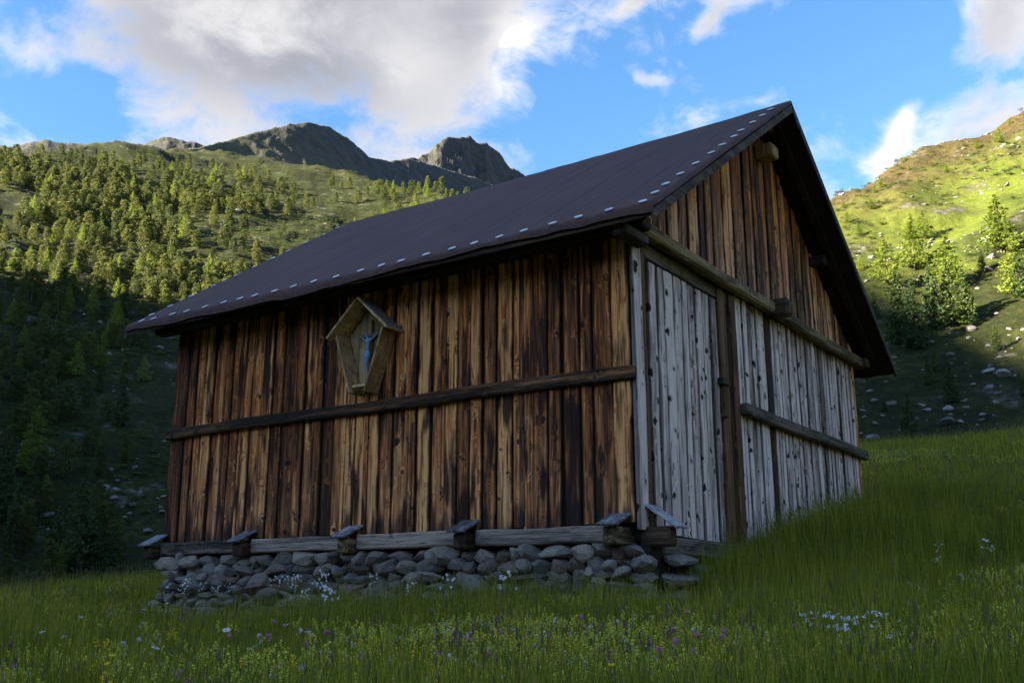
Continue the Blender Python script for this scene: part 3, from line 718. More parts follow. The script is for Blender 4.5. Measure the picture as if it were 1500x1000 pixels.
core = solid('backing_core', [(.0, -.15, -.5), (.0, 7.05, -.5), (.4, 7.05, -.5), (.4, -.15, -.5), (.02, -.1, .76), (.02, 7.05, .76), (.4, 7.05, .76), (.4, -.1, .76)],
             [(0, 1, 2, 3)[::-1], (4, 5, 6, 7), (0, 4, 5, 1)[::-1] , (1, 5, 6, 2)[::-1], (2, 6, 7, 3)[::-1], (3, 7, 4, 0)[::-1]], M['core_dark'], footing)  # near-black backing box; its colour stands for shade between the stones
def stone(x, y, z, sx, sy, sz, tilt=.26):
    o = obj('stone', random.choice(ROCKS), footing, (x, y, z)); o.scale = (sx, sy, sz)
    o.rotation_euler = (random.uniform(-tilt, tilt), random.uniform(-tilt, tilt), random.choice((0, math.pi)) + random.uniform(-.25, .25))
z = -.28; row = 0
while z < .72:
    h = random.uniform(.085, .14); lean = -.03 - .13 * (1 - (z + .28) / 1.0)
    y = -.25 + random.uniform(0, .15)
    while y < 6.98:
        w = random.choice((.12, .16, .2, .24, .3, .38)) * random.uniform(.85, 1.15)
        hh = h * random.uniform(.85, 1.35)
        if z + hh * .5 < .76 and not (-.05 < y + w / 2 - .16 < .05 and False):
            stone(lean + random.uniform(-.05, .05), y + w / 2, z + h / 2 + random.uniform(-.015, .015), random.uniform(.3, .42), w * 1.12, hh * 1.32)
        y += w
    z += h * .93; row += 1
for k in range(20):        # bigger blocks that break the courses
    z = random.uniform(-.2, .5); stone(-.15 - .14 * (.7 - z) + random.uniform(-.03, .02), random.uniform(-.1, 6.9), z, .4, random.uniform(.26, .46), random.uniform(.16, .26), .35)
for k in range(30):
    z = random.uniform(-.25, .6); stone(-.22 - .1 * (.7 - z), random.uniform(-.1, 6.9), z, .22, random.uniform(.12, .2), random.uniform(.08, .16), .6)
for k in range(22):        # tumbled at the foot
    stone(-.42 - random.uniform(0, .25), random.uniform(-.2, 6.75), random.uniform(-.12, .04), random.uniform(.2, .4), random.uniform(.2, .45), random.uniform(.14, .24), .5)
for (x, y, z, sx, sy, sz) in ((.55, -.18, .62, .75, .35, .13), (.45, -.22, .44, .95, .4, .17), (.35, -.25, .27, .8, .4, .17), (1.2, -.12, .5, .6, .35, .2), (.9, -.2, .3, .6, .4, .2), (1.6, -.1, .5, .5, .3, .2),
                              (.1, -.3, .15, .7, .45, .2), (-.35, .3, .05, .5, .5, .25), (2.1, -.06, .55, .5, .3, .2)):
    stone(x, y, z, sx, sy, sz, .06)

# ---------------------------------------------------------------- wayside shrine on the long wall
SH_Y, SH_D = 3.50, .24         # centre along the wall, depth
shrine = empty('wayside_shrine', (0, 0, 0))
Bm = Matrix.Translation((CX, CY, 0)) @ Matrix.Rotation(BARN_RZ, 4, 'Z')
shrine.location = Bm @ Vector((-.05, SH_Y, 2.3)); shrine.rotation_euler = (0, 0, BARN_RZ)
tag(shrine, 'small wooden shrine box with pitched roof holding a pale blue crucifix figure', 'shrine')
def quad_board(name, p0, p1, th, x0, x1, mat, parent=shrine):
    """board seen end-on as the segment p0-p1 in (y, z), thickness th towards its left, depth x0..x1"""
    a = Vector((0, *p0)); b_ = Vector((0, *p1)); d = (b_ - a).normalized(); n = Vector((0, -d.z, d.y)) * th
    c = [a, b_, b_ + n, a + n]; vs = [Vector((x, v.y, v.z)) for x in (x0, x1) for v in c]
    fs = [(0, 1, 2, 3), (7, 6, 5, 4), (0, 4, 5, 1), (1, 5, 6, 2), (2, 6, 7, 3), (3, 7, 4, 0)]
    me = mesh_from(name, vs, fs, mat); bm = bmesh.new(); bm.from_mesh(me); bmesh.ops.recalc_face_normals(bm, faces=bm.faces)
    bmesh.ops.bevel(bm, geom=list(bm.edges), offset=.004, segments=1, affect='EDGES'); bm.to_mesh(me); bm.free()
    return obj(name, me, parent)
TW, BWD, HT, PK = .36, .105, .74, 1.13     # half widths at top and foot, side height, peak height
quad_board('side_board', (-BWD, 0), (-TW, HT), .03, -SH_D, 0, M['shrine_wood'])
quad_board('side_board', (TW, HT), (BWD, 0), .03, -SH_D, 0, M['shrine_wood'])
quad_board('bottom_board', (-BWD + .005, .06), (BWD - .005, .06), .03, -SH_D + .03, -.002, M['shrine_wood'])
OH = .12
quad_board('roof_board', (-TW - OH, HT - .05), (0.012, PK), .026, -SH_D - .05, 0.0, M['shrine_wood'])
quad_board('roof_board', (-.012, PK), (TW + OH, HT - .05), .026, -SH_D - .05, 0.0, M['shrine_wood'])
for sg in (-1, 1):
    a, b_ = ((-TW - OH - .01, HT - .03), (0, PK + .03)) if sg < 0 else ((0, PK + .03), (TW + OH + .01, HT - .03))
    quad_board('roof_cover', a, b_, .01, -SH_D - .03, 0.0, M['shrine_roof'])
solid('back_board', [(x, y, z) for x in (-.018, -.003) for y, z in ((-BWD, .02), (BWD, .02), (TW - .02, HT), (0, PK - .02), (-TW + .02, HT))],
      [(4, 3, 2, 1, 0), (5, 6, 7, 8, 9)] + [(i, (i + 1) % 5, (i + 1) % 5 + 5, i + 5) for i in range(5)], M['shrine_back'], shrine)
crucifix = empty('crucifix', (-.045, -.02, .09), 0, shrine); crucifix.scale = (.85, .85, .85)
bevel_box('cross_upright', -.025, .015, -.03, .03, .16, .96, M['shrine_back'], crucifix, .004)
bevel_box('cross_arm', -.030, .010, -.2, .2, .70, .76, M['shrine_back'], crucifix, .004)
# small carved figure, one skinned body; y sideways, z up, -x outwards
def figurine():
    S = [((-.05, 0, .46), .030), ((-.052, 0.004, .53), .028), ((-.055, 0, .60), .036), ((-.055, -.004, .655), .030), ((-.06, .006, .69), .015), ((-.075, .018, .725), .027), ((-.078, .022, .752), .020),
         ((-.055, .045, .655), .016), ((-.048, .105, .69), .012), ((-.04, .165, .735), .009), ((-.036, .188, .752), .009),
         ((-.055, -.045, .655), .016), ((-.048, -.105, .69), .012), ((-.04, -.165, .735), .009), ((-.036, -.188, .752), .009),
         ((-.055, .018, .43), .024), ((-.075, .014, .33), .017), ((-.05, .008, .235), .012), ((-.058, .006, .2), .010),
         ((-.055, -.018, .43), .024), ((-.075, -.010, .335), .017), ((-.052, -.006, .24), .012), ((-.06, -.006, .205), .010)]
    E = [(0, 1), (1, 2), (2, 3), (3, 4), (4, 5), (5, 6), (3, 7), (7, 8), (8, 9), (9, 10), (3, 11), (11, 12), (12, 13), (13, 14), (0, 15), (15, 16), (16, 17), (17, 18), (0, 19), (19, 20), (20, 21), (21, 22)]
    bm = bmesh.new(); ly = bm.verts.layers.skin.verify(); vv = []
    for i, (p, r) in enumerate(S):
        v = bm.verts.new(p); v[ly].radius = (r, r); v[ly].use_root = (i == 0); vv.append(v)
    for a, b_ in E: bm.edges.new((vv[a], vv[b_]))
    me = bpy.data.meshes.new('figure'); bm.to_mesh(me); bm.free(); me.materials.append(M['figure_blue'])
    o = obj('figure', me, crucifix); md = o.modifiers.new('skin', 'SKIN'); md.use_smooth_shade = True
    o.modifiers.new('sub', 'SUBSURF').levels = 1; o.modifiers['sub'].render_levels = 1
    o['label'] = 'pale blue figure with raised arms'
    # loincloth: a short flared wrap
    n = 14; vs = []; fs = []
    for k, (z, r) in enumerate(((.485, .036), (.46, .042), (.42, .047), (.395, .046))):
        for i in range(n):
            a = 2 * math.pi * i / n; q = r * (1 + .1 * math.sin(3 * a + k)); vs.append((-.055 + q * .85 * math.cos(a), q * 1.15 * math.sin(a) + (.012 if k > 1 else 0), z + .008 * math.sin(2 * a)))
    for k in range(3):
        for i in range(n): j = (i + 1) % n; fs.append((k * n + i, k * n + j, (k + 1) * n + j, (k + 1) * n + i))
    solid('loincloth', vs, fs, M['figure_blue'], crucifix)
figurine()

# ---------------------------------------------------------------- plants
def gn_scatter(name, pts, rot, scl, idx, protos, label, cat):
    """one object whose points carry copies of a few small plant meshes"""
    me = bpy.data.meshes.new(name); n = len(pts); me.vertices.add(n)
    me.vertices.foreach_set('co', np.asarray(pts, np.float32).ravel())
    a = me.attributes.new('rot', 'FLOAT_VECTOR', 'POINT'); a.data.foreach_set('vector', np.asarray(rot, np.float32).ravel())
    a = me.attributes.new('scl', 'FLOAT_VECTOR', 'POINT'); a.data.foreach_set('vector', np.asarray(scl, np.float32).ravel())
    a = me.attributes.new('idx', 'INT', 'POINT'); a.data.foreach_set('value', np.asarray(idx, np.int32))
    col = bpy.data.collections.new(name + '_kinds')
    for k, pm in enumerate(protos):
        po = bpy.data.objects.new('%s_kind_%02d' % (name, k), pm); col.objects.link(po)
    o = obj(name, me); md = o.modifiers.new('scatter', 'NODES')
    ng = bpy.data.node_groups.new(name, 'GeometryNodeTree'); md.node_group = ng
    ng.interface.new_socket('Geometry', in_out='INPUT', socket_type='NodeSocketGeometry')
    ng.interface.new_socket('Geometry', in_out='OUTPUT', socket_type='NodeSocketGeometry')
    N = ng.nodes; L = ng.links
    gi = N.new('NodeGroupInput'); go = N.new('NodeGroupOutput'); ip = N.new('GeometryNodeInstanceOnPoints')
    ci = N.new('GeometryNodeCollectionInfo'); ci.inputs['Collection'].default_value = col
    ci.inputs['Separate Children'].default_value = True; ci.inputs['Reset Children'].default_value = True
    def attr(nm, typ):
        q = N.new('GeometryNodeInputNamedAttribute'); q.data_type = typ; q.inputs['Name'].default_value = nm; return q.outputs[0]
    L.new(gi.outputs[0], ip.inputs['Points']); L.new(ci.outputs[0], ip.inputs['Instance'])
    ip.inputs['Pick Instance'].default_value = True
    L.new(attr('idx', 'INT'), ip.inputs['Instance Index'])
    er = N.new('FunctionNodeEulerToRotation'); L.new(attr('rot', 'FLOAT_VECTOR'), er.inputs[0]); L.new(er.outputs[0], ip.inputs['Rotation'])
    L.new(attr('scl', 'FLOAT_VECTOR'), ip.inputs['Scale']); L.new(ip.outputs[0], go.inputs[0])
    tag(o, label, cat, kind='stuff'); return o

class MB:
    """collects triangles/quads with material slots"""
    def __init__(s): s.v = []; s.f = []; s.m = []; s.r = []
    def strip(s, base, h, w, lean, az, mi=0, seg=4, droop=1.0):
        c, sn = math.cos(az), math.sin(az); pc, ps = -sn, c; b0 = len(s.v)
        for k in range(seg + 1):
            f = k / seg; ww = w * (1 - f ** 1.5) * .5; out = lean * h * f ** (1.0 + droop); z = h * f * (1 - .25 * lean * f)
            x, y = base[0] + c * out, base[1] + sn * out
            if k < seg: s.v += [(x - pc * ww, y - ps * ww, base[2] + z), (x + pc * ww, y + ps * ww, base[2] + z)]
            else: s.v.append((x, y, base[2] + z))
        for k in range(seg - 1):
            a = b0 + 2 * k; s.f.append((a, a + 1, a + 3, a + 2)); s.m.append(mi)
        a = b0 + 2 * (seg - 1); s.f.append((a, a + 1, a + 2)); s.m.append(mi)
        s.r += [0.0] * (b0 - len(s.r)) + [random.uniform(-.45, .45)] * (len(s.v) - b0)
        return s.v[-1]
    def blob(s, c, r, mi, n=6, flat=1.0):
        b0 = len(s.v); s.v.append((c[0], c[1], c[2] - r * flat)); 
        for i in range(n):
            a = 2 * math.pi * i / n; s.v.append((c[0] + r * math.cos(a), c[1] + r * math.sin(a), c[2] + random.uniform(-.15, .15) * r))
        s.v.append((c[0], c[1], c[2] + r * flat))
        for i in range(n):
            j = (i + 1) % n; s.f += [(b0, b0 + 1 + j, b0 + 1 + i), (b0 + n + 1, b0 + 1 + i, b0 + 1 + j)]; s.m += [mi, mi]
    def petals(s, c, r, mi, n=5, tilt=.25, dirz=0.0, daz=0.0):
        """open flower facing up, tipped by dirz towards daz"""
        q = Matrix.Rotation(daz, 3, 'Z') @ Matrix.Rotation(dirz, 3, 'Y'); C_ = Vector(c)
        for i in range(n):
            a = 2 * math.pi * i / n; da = math.pi / n * .85
            ps = [Vector((0, 0, 0)), Vector((r * .75 * math.cos(a - da), r * .75 * math.sin(a - da), r * tilt)), Vector((r * math.cos(a), r * math.sin(a), r * tilt * 1.2)), Vector((r * .75 * math.cos(a + da), r * .75 * math.sin(a + da), r * tilt))]
            b0 = len(s.v); s.v += [tuple(C_ + q @ p) for p in ps]; s.f.append((b0, b0 + 1, b0 + 2, b0 + 3)); s.m.append(mi)
    def mesh(s, name, mats):
        me = mesh_from(name, s.v, s.f)
        for m in mats: me.materials.append(m)
        me.polygons.foreach_set('material_index', np.array(s.m, np.int32))
        s.r += [0.0] * (len(s.v) - len(s.r)); at = me.attributes.new('tone', 'FLOAT', 'POINT'); at.data.foreach_set('value', np.array(s.r, np.float32))
        me.update(); return me

def tuft(seed, n, rad, h0, h1, w, lean, mats, stems=0, stem_h=1.3):
    random.seed(seed); mb = MB()
    for k in range(n):
        a = random.uniform(0, 6.283); r = rad * math.sqrt(random.random())
        mb.strip((r * math.cos(a), r * math.sin(a), -.03), random.uniform(h0, h1), w * random.uniform(.7, 1.3), random.uniform(.08, lean), random.uniform(0, 6.283), 0, 4)
    for k in range(stems):
        a = random.uniform(0, 6.283); r = rad * math.sqrt(random.random()); hh = h1 * stem_h * random.uniform(.8, 1.1)
        tip = mb.strip((r * math.cos(a), r * math.sin(a), -.02), hh, .003, random.uniform(.05, .2), random.uniform(0, 6.283), 1, 3)
        mb.blob((tip[0], tip[1], tip[2]), .0042, 1, 4, 6.0)
    return mb.mesh('tuft', mats)
GM = [M['grass_green'], M['grass_dry']]; TM = [M['grass_tall'], M['grass_dry']]
short = [tuft(1 + k, 36, .13, .10, .26, .0055, .55, GM, 1 if k == 1 else 0, 1.2) for k in range(4)]
tall = [tuft(20 + k, 24, .16, .28, .58, .009, .35, TM, 1 if k == 0 else 0, 1.1) for k in range(3)]
farg = [tuft(40 + k, 20, .26, .14, .34, .018, .5, GM, 3, 1.15) for k in range(3)]
# broad-leaved meadow herbs: rosettes of short wide leaves
def herb(seed):
    random.seed(seed); mb = MB()
    for k in range(22):
        mb.strip((random.uniform(-.08, .08), random.uniform(-.08, .08), -.01), random.uniform(.06, .16), random.uniform(.012, .024), random.uniform(.4, 1.0), random.uniform(0, 6.283), 0, 3)
    return mb.mesh('herb', [M['leaf_green']])
herbs = [herb(60 + k) for k in range(3)]

def barn_local(x, y):
    dx, dy = x - CX, y - CY; c, s_ = math.cos(BARN_RZ), math.sin(BARN_RZ)
    return dx * c + dy * s_, -dx * s_ + dy * c
def outside_barn(x, y, m=.12):
    lx, ly = barn_local(x, y)
    return ~((lx > -.28 - m) & (lx < BW_ + .05) & (ly > -.12 - m * .5) & (ly < BL_ + .15))
def sector(n, r0, r1, amin=-40, amax=42, power=.5):
    u = rng.random(n); r = (r0 ** (1 / power) + u * (r1 ** (1 / power) - r0 ** (1 / power))) ** power
    a = np.radians(rng.uniform(amin, amax, n)); return np.sin(a) * r, np.cos(a) * r
def tall_zone(x, y):
    """rank grass along the gable side of the barn"""
    lx, ly = barn_local(x, y)
    d = np.where(ly > 0, np.maximum(0, lx - BW_), -ly)
    w = np.clip(1.0 - np.abs(-ly - .9) / 1.6, 0, 1) * ((lx > .4) & (lx < 9.5)) + .0 * lx
    return np.clip(w, 0, 1)
GX = []; GY = []; GI = []; GS = []
for n, r0, r1 in ((5200, .9, 4.0), (12000, 4.0, 9.0), (13000, 9, 16)):
    x, y = sector(n, r0, r1); GX.append(x); GY.append(y)
    tz = tall_zone(x, y); nz = fbm(x * .6, y * .6, 77, 3)
    ti = (rng.random(n) < np.clip(tz * 1.1 + .05 + (nz > .25) * .2, 0, 1))
    hi = (~ti) & (rng.random(n) < .22)
    GI.append(np.where(ti, 4 + rng.integers(0, 3, n), np.where(hi, 10 + rng.integers(0, 3, n), rng.integers(0, 4, n))))
    s0 = rng.uniform(.75, 1.2, n) * (1 + .25 * nz) * np.where(ti, .78 + .6 * tz, 1.0); GS.append(s0)
n = 2000; lx = rng.uniform(.3, 9.5, n); ly = -2.4 * rng.random(n) ** 1.6 - .02; q = np.cos(BARN_RZ), np.sin(BARN_RZ)      # rank grass under the gable
GX.append(CX + lx * q[0] - ly * q[1]); GY.append(CY + lx * q[1] + ly * q[0]); GI.append(4 + rng.integers(0, 3, n)); GS.append(rng.uniform(.75, 1.25, n) * np.clip(lx / 1.2, .5, 1) * (1.1 + .2 * ly))
n = 26000; x, y = sector(n, 14, 48); GX.append(x); GY.append(y)
GI.append(7 + rng.integers(0, 3, n)); GS.append(rng.uniform(.75, 1.3, n))
gx, gy, gi, gs = map(np.concatenate, (GX, GY, GI, GS))
ok = outside_barn(gx, gy); gx, gy, gi, gs = gx[ok], gy[ok], gi[ok], gs[ok]
gz = meadow_z(gx, gy); n = len(gx)
gn_scatter('meadow_grass', np.stack([gx, gy, gz], -1), np.stack([rng.uniform(-.12, .12, n), rng.uniform(-.12, .12, n), rng.uniform(0, 6.283, n)], -1),
           np.stack([gs, gs, gs * rng.uniform(.8, 1.2, n)], -1), gi, short + tall + farg + herbs, 'long green meadow grass around the barn', 'grass')

# flowers -------------------------------------------------------------
def flower_parts(kind, seed):
    """(stem mesh, head mesh) of one flower"""
    random.seed(seed); st = MB(); hd = MB(); h = {'clover_pink': .22, 'clover_white': .2, 'rattle': .26, 'buttercup': .3, 'campion': .3, 'bladder': .45, 'daisy': .3, 'purple': .3}[kind] * random.uniform(.85, 1.15)
    tip = st.strip((0, 0, -.02), h, .005, random.uniform(.05, .18), random.uniform(0, 6.28), 0, 4)
    for k in range(4): st.strip((random.uniform(-.01, .01), random.uniform(-.01, .01), 0), random.uniform(.06, .14), .014, random.uniform(.5, .9), random.uniform(0, 6.28), 0, 3)
    if kind in ('clover_pink', 'clover_white'):
        for k in range(16):
            d = Vector((random.gauss(0, 1), random.gauss(0, 1), random.gauss(.25, .8))).normalized() * .008
            hd.blob((tip[0] + d.x, tip[1] + d.y, tip[2] + d.z + .004), .0048, 0, 4, 1.6)
    elif kind == 'rattle':
        for k in range(7):
            a = random.uniform(0, 6.28); z = tip[2] - .010 * k
            hd.blob((tip[0] * (z / tip[2]) + .009 * math.cos(a), tip[1] * (z / tip[2]) + .009 * math.sin(a), z), .0075, 0, 4, 1.1)
    elif kind == 'buttercup':
        hd.petals((tip[0], tip[1], tip[2]), .012, 0, 5, .5, random.uniform(.1, .7), random.uniform(0, 6.28)); hd.blob((tip[0], tip[1], tip[2] + .003), .004, 0, 5)
    elif kind == 'daisy':
        hd.petals((tip[0], tip[1], tip[2]), .02, 0, 11, .1, random.uniform(.3, .9), random.uniform(0, 6.28))
    elif kind == 'purple':
        for k in range(10): hd.blob((tip[0] + random.gauss(0, .003), tip[1] + random.gauss(0, .003), tip[2] - .006 * k), .0055, 0, 4, 1.2)
    else:                                   # several white heads on branching stalks
        for k in range(7 if kind == 'campion' else 8):
            a = random.uniform(0, 6.28); rr_ = random.uniform(.01, .06); p = (tip[0] + rr_ * math.cos(a), tip[1] + rr_ * math.sin(a), tip[2] + random.uniform(-.07, .03))
            hd.petals(p, .013 if kind == 'campion' else .011, 0, 5, .35, random.uniform(.2, 1.2), random.uniform(0, 6.28))
            if kind == 'bladder': hd.blob((p[0], p[1], p[2] - .006), .007, 0, 5, 1.2)
            st.strip((tip[0] * .7, tip[1] * .7, tip[2] * .72), p[2] - tip[2] * .72, .003, .3, a, 0, 2)
    return st, hd
FK = {'clover_pink': 'petal_pink', 'clover_white': 'petal_clover_white', 'rattle': 'petal_rattle', 'buttercup': 'petal_yellow', 'campion': 'petal_white', 'bladder': 'petal_white', 'daisy': 'petal_white', 'purple': 'petal_purple'}
FN = {'clover_pink': ('pink_clover', 'pink round clover head on a short stem in the meadow', 'pink clovers in the meadow'),
      'clover_white': ('white_clover', 'small whitish round clover head in the meadow grass', 'white clovers in the meadow'),
      'rattle': ('yellow_rattle', 'pale yellow spiky flower stalk in the meadow grass', 'yellow rattle in the meadow'),
      'buttercup': ('buttercup', 'bright yellow open buttercup in the meadow grass', 'buttercups in the meadow'),
      'campion': ('campion', 'cluster of white five petalled flowers in the meadow grass', 'white campions in the meadow'),
      'bladder': ('wall_flower', 'tall stalk of small white flowers against the stone footing', 'white flowers by the stone footing'),
      'daisy': ('daisy', 'single white ray flower in the meadow grass', 'daisies in the meadow'),
      'purple': ('purple_flower', 'dark purple flower spike in the meadow grass', 'purple spikes in the meadow')}
FP = {}
for kd_ in FK:
    FP[kd_] = []
    for v in range(4):
        st, hd = flower_parts(kd_, 300 + v * 7 + hash(len(kd_)) % 50)
        FP[kd_].append((st.mesh('stem', [M['leaf_green']]), hd.mesh('flower_head', [M[FK[kd_]]])))
def flower(kind, x, y, s=1.0):
    nm, lb, gp_ = FN[kind]; v = random.randrange(4)
    e = empty(nm, (x, y, float(meadow_z(np.array([x]), np.array([y]))[0])), random.uniform(0, 6.28)); s *= 1.25; e.scale = (s, s, s * .9)
    tag(e, lb, 'flower', gp_); obj('stem', FP[kind][v][0], e); obj('flower_head', FP[kind][v][1], e)
random.seed(5)
def ground_pt(px, py, lift=.22):
    """meadow point under a flower head that shows in this direction"""
    d = ray(px, py); d = d / math.hypot(d[0], d[1]); s_ = np.arange(1.2, 45, .02)
    h = meadow_z(d[0] * s_, d[1] * s_) + lift; i = int(np.argmax(h > d[2] * s_)); return d[0] * s_[i], d[1] * s_[i]
for (px, py) in ((1374, 974), (1412, 988), (983, 945), (1027, 954), (1146, 953), (1008, 968), (996, 965), (1058, 948), (735, 948), (690, 905), (850, 925), (340, 940)): flower('clover_pink', *ground_pt(px, py, .2), 1.15)
for k in range(40): flower('clover_pink', *ground_pt(random.uniform(20, 1480), random.uniform(890, 992), .2), random.uniform(.8, 1.1))
for k in range(75): flower('clover_white', *ground_pt(random.uniform(0, 1500), random.uniform(880, 995), .2), random.uniform(.8, 1.2))
for (px, py) in ((1190, 910), (1205, 915), (1222, 918), (1240, 913), (1252, 918), (1275, 915), (1294, 914), (1310, 918), (1228, 938), (1195, 905), (1440, 800), (1450, 796), (1372, 812), (1378, 806)): flower('campion', *ground_pt(px, py, .28), 1.0)
for (px, py) in ((405, 842), (412, 850), (425, 832), (440, 838), (452, 846), (460, 850), (468, 842), (448, 862), (430, 860), (505, 815), (512, 818), (518, 812), (552, 850), (470, 875), (483, 872), (600, 858), (640, 856), (760, 862), (470, 858), (436, 848)):
    x, y = ground_pt(px, py + 12, .38); lx, ly = barn_local(x, y)
    if lx > -.5:
        q = Bm @ Vector((-.62 - random.uniform(0, .12), ly, 0)); x, y = q.x, q.y
    flower('bladder', x, y, random.uniform(.9, 1.15))
for k in range(70): flower('buttercup', *ground_pt(random.uniform(0, 1500), 1000 - 150 * random.random() ** 1.4, .28), random.uniform(.8, 1.1))
for k in range(14): flower('daisy', *ground_pt(random.uniform(0, 700), random.uniform(880, 980), .28), 1.0)
for k in range(20): flower('purple', *ground_pt(random.uniform(400, 1450), random.uniform(890, 985), .28), 1.0)
for k in range(150):
    q = random.random(); px, py = (random.uniform(0, 260), random.uniform(862, 930)) if q < .18 else ((random.uniform(880, 1500), random.uniform(870, 990)) if q < .6 else (random.uniform(0, 1500), random.uniform(930, 996)))
    flower('rattle', *ground_pt(px, py, .24), random.uniform(.85, 1.2))
# the rest of the bloom, beyond counting
def bloom(seed, hm, n, spread, h):
    random.seed(seed); mb = MB()
    for k in range(n):
        x, y = random.gauss(0, spread), random.gauss(0, spread); z = h * random.uniform(.75, 1.1)
        t_ = mb.strip((x, y, -.02), z, .004, random.uniform(.03, .15), random.uniform(0, 6.28), 0, 2)
        for q in range(4): mb.blob((t_[0] + random.gauss(0, .006), t_[1] + random.gauss(0, .006), t_[2] - .011 * q), .0095, 1, 4, .9)
    return mb.mesh('bloom', [M['leaf_green'], M[hm]])
blooms = [bloom(500, 'petal_rattle', 9, .09, .24), bloom(501, 'petal_rattle', 6, .08, .26), bloom(502, 'petal_clover_white', 4, .09, .2), bloom(503, 'petal_yellow', 3, .12, .28), bloom(504, 'petal_pink', 3, .1, .21), bloom(505, 'petal_purple', 3, .1, .26)]
n = 19000; x, y = sector(n, 1.6, 28, power=.62); dens = fbm(x * .45, y * .45, 91, 3) + .35 * (y < 7) - 1.2 * tall_zone(x, y)
ok = outside_barn(x, y, .4) & (dens > rng.uniform(-.5, .9, n)); x, y = x[ok], y[ok]; n = len(x)
gn_scatter('meadow_bloom', np.stack([x, y, meadow_z(x, y)], -1), np.stack([np.zeros(n), np.zeros(n), rng.uniform(0, 6.28, n)], -1), np.repeat(rng.uniform(.8, 1.15, n)[:, None], 3, 1),
           rng.choice(6, n, p=[.3, .25, .17, .14, .08, .06]), blooms, 'scattered yellow, white and pink meadow flowers', 'wild flowers')

# ---------------------------------------------------------------- trees and shrubs on the slopes
def clump(V, Fc, c, size, n, rs, up=.3):
    for _ in range(n):
        d = np.array([rs.gauss(0, 1), rs.gauss(0, 1), rs.gauss(0, 1)]); d /= np.linalg.norm(d) + 1e-9
        e = np.array([rs.gauss(0, 1), rs.gauss(0, 1), rs.gauss(up, .6)]); e /= np.linalg.norm(e) + 1e-9
        p = np.array(c) + d * size * rs.uniform(.1, .9); q = np.cross(d, e); q /= np.linalg.norm(q) + 1e-9
        b0 = len(V); V += [tuple(p - q * size * .42), tuple(p + q * size * .42), tuple(p + e * size * rs.uniform(.8, 1.4))]; Fc.append((b0, b0 + 1, b0 + 2))
def cone_crown(seed, rad, levels, per, tri, mat, z0=.1, droop=.12, ragged=.3):
    rs = random.Random(seed); V = []; Fc = []
    for k in range(levels):
        f = k / (levels - 1); z = z0 + (1 - z0) * f ** .92; r = rad * ((1 - f) ** .8 * .95 + .04) * (1 - .35 * max(0, .12 - f) / .12)
        for i in range(max(3, int(per * (1 - .6 * f)))):
            a = rs.uniform(0, 6.283); rr_ = r * rs.uniform(1 - ragged, 1 + ragged * .6)
            for g in (.25, .55, .8, 1.0):
                if g < .5 and rs.random() < .3: continue
                c = (rr_ * g * math.cos(a), rr_ * g * math.sin(a), z - droop * rr_ * g + rs.uniform(-.008, .008))
                clump(V, Fc, c, tri * (1.15 - .4 * f), 3, rs)
    return mesh_from('crown', V, Fc, mat)
def pine_crown(seed, rad, lobes, tri, mat):
    rs = random.Random(seed); V = []; Fc = []
    for k in range(lobes):
        f = (k + .5) / lobes; z = .14 + .80 * f; r = rad * math.sin(math.pi * min(1, .22 + .74 * f)) ** .7; a = k * 2.4 + rs.uniform(-.5, .5)
        c = np.array([r * .6 * math.cos(a), r * .6 * math.sin(a), z]); lr = rad * rs.uniform(.38, .6) * (1.1 - .45 * f)
        for i in range(46):
            d = np.array([rs.gauss(0, 1), rs.gauss(0, 1), rs.gauss(.15, .8)]); d /= np.linalg.norm(d)
            clump(V, Fc, c + d * lr * rs.uniform(.55, 1.0) * np.array([1, 1, .9]), tri, 2, rs, .6)
    return mesh_from('crown', V, Fc, mat)
def trunk_mesh(seed, r=.018, top=.9, limbs=7):
    rs = random.Random(seed); V = []; Fc = []
    def tube(p0, p1, r0, r1, n=5):
        p0 = Vector(p0); p1 = Vector(p1); d = (p1 - p0).normalized(); u = d.orthogonal().normalized(); w = d.cross(u); b0 = len(V)
        for p, q in ((p0, r0), (p1, r1)):
            for i in range(n): a = 6.283 * i / n; V.append(tuple(p + (u * math.cos(a) + w * math.sin(a)) * q))
        for i in range(n): j = (i + 1) % n; Fc.append((b0 + i, b0 + j, b0 + n + j, b0 + n + i))
    mid = (rs.uniform(-.012, .012), rs.uniform(-.012, .012), top * .5)
    tube((0, 0, -.06), mid, r, r * .6); tube(mid, (0, 0, top), r * .6, r * .12)
    for k in range(limbs):
        z = top * (.2 + .65 * k / limbs); a = k * 2.4; l_ = .16 * (1.1 - z)
        tube((mid[0] * .8, mid[1] * .8, z), (l_ * math.cos(a), l_ * math.sin(a), z + .02), r * .3, r * .1, 4)
    return mesh_from('trunk', V, Fc, M['bark'])
KINDS = {
    'larch_tree': [(cone_crown(700 + k, .25 + .02 * (k % 3), 24, 10, .036, M['larch_needles'], .08, .1, .35), trunk_mesh(700 + k)) for k in range(4)],
    'spruce_tree': [(cone_crown(720 + k, .2 + .025 * (k % 3), 26, 11, .036, M['spruce_needles'], .03, .22, .25), trunk_mesh(720 + k)) for k in range(4)],
    'stone_pine': [(pine_crown(740 + k, .2 + .035 * (k % 3), 15 + k % 3, .042, M['pine_needles']), trunk_mesh(740 + k)) for k in range(5)]}
def tree(kind, p, h, label, group, wide=1.0):
    c, t_ = random.choice(KINDS[kind]); e = empty(kind, p, random.uniform(0, 6.283)); e.scale = (h * wide, h * wide, h)
    tag(e, label, 'tree', group); obj('trunk', t_, e); obj('crown', c, e); return e
random.seed(99)
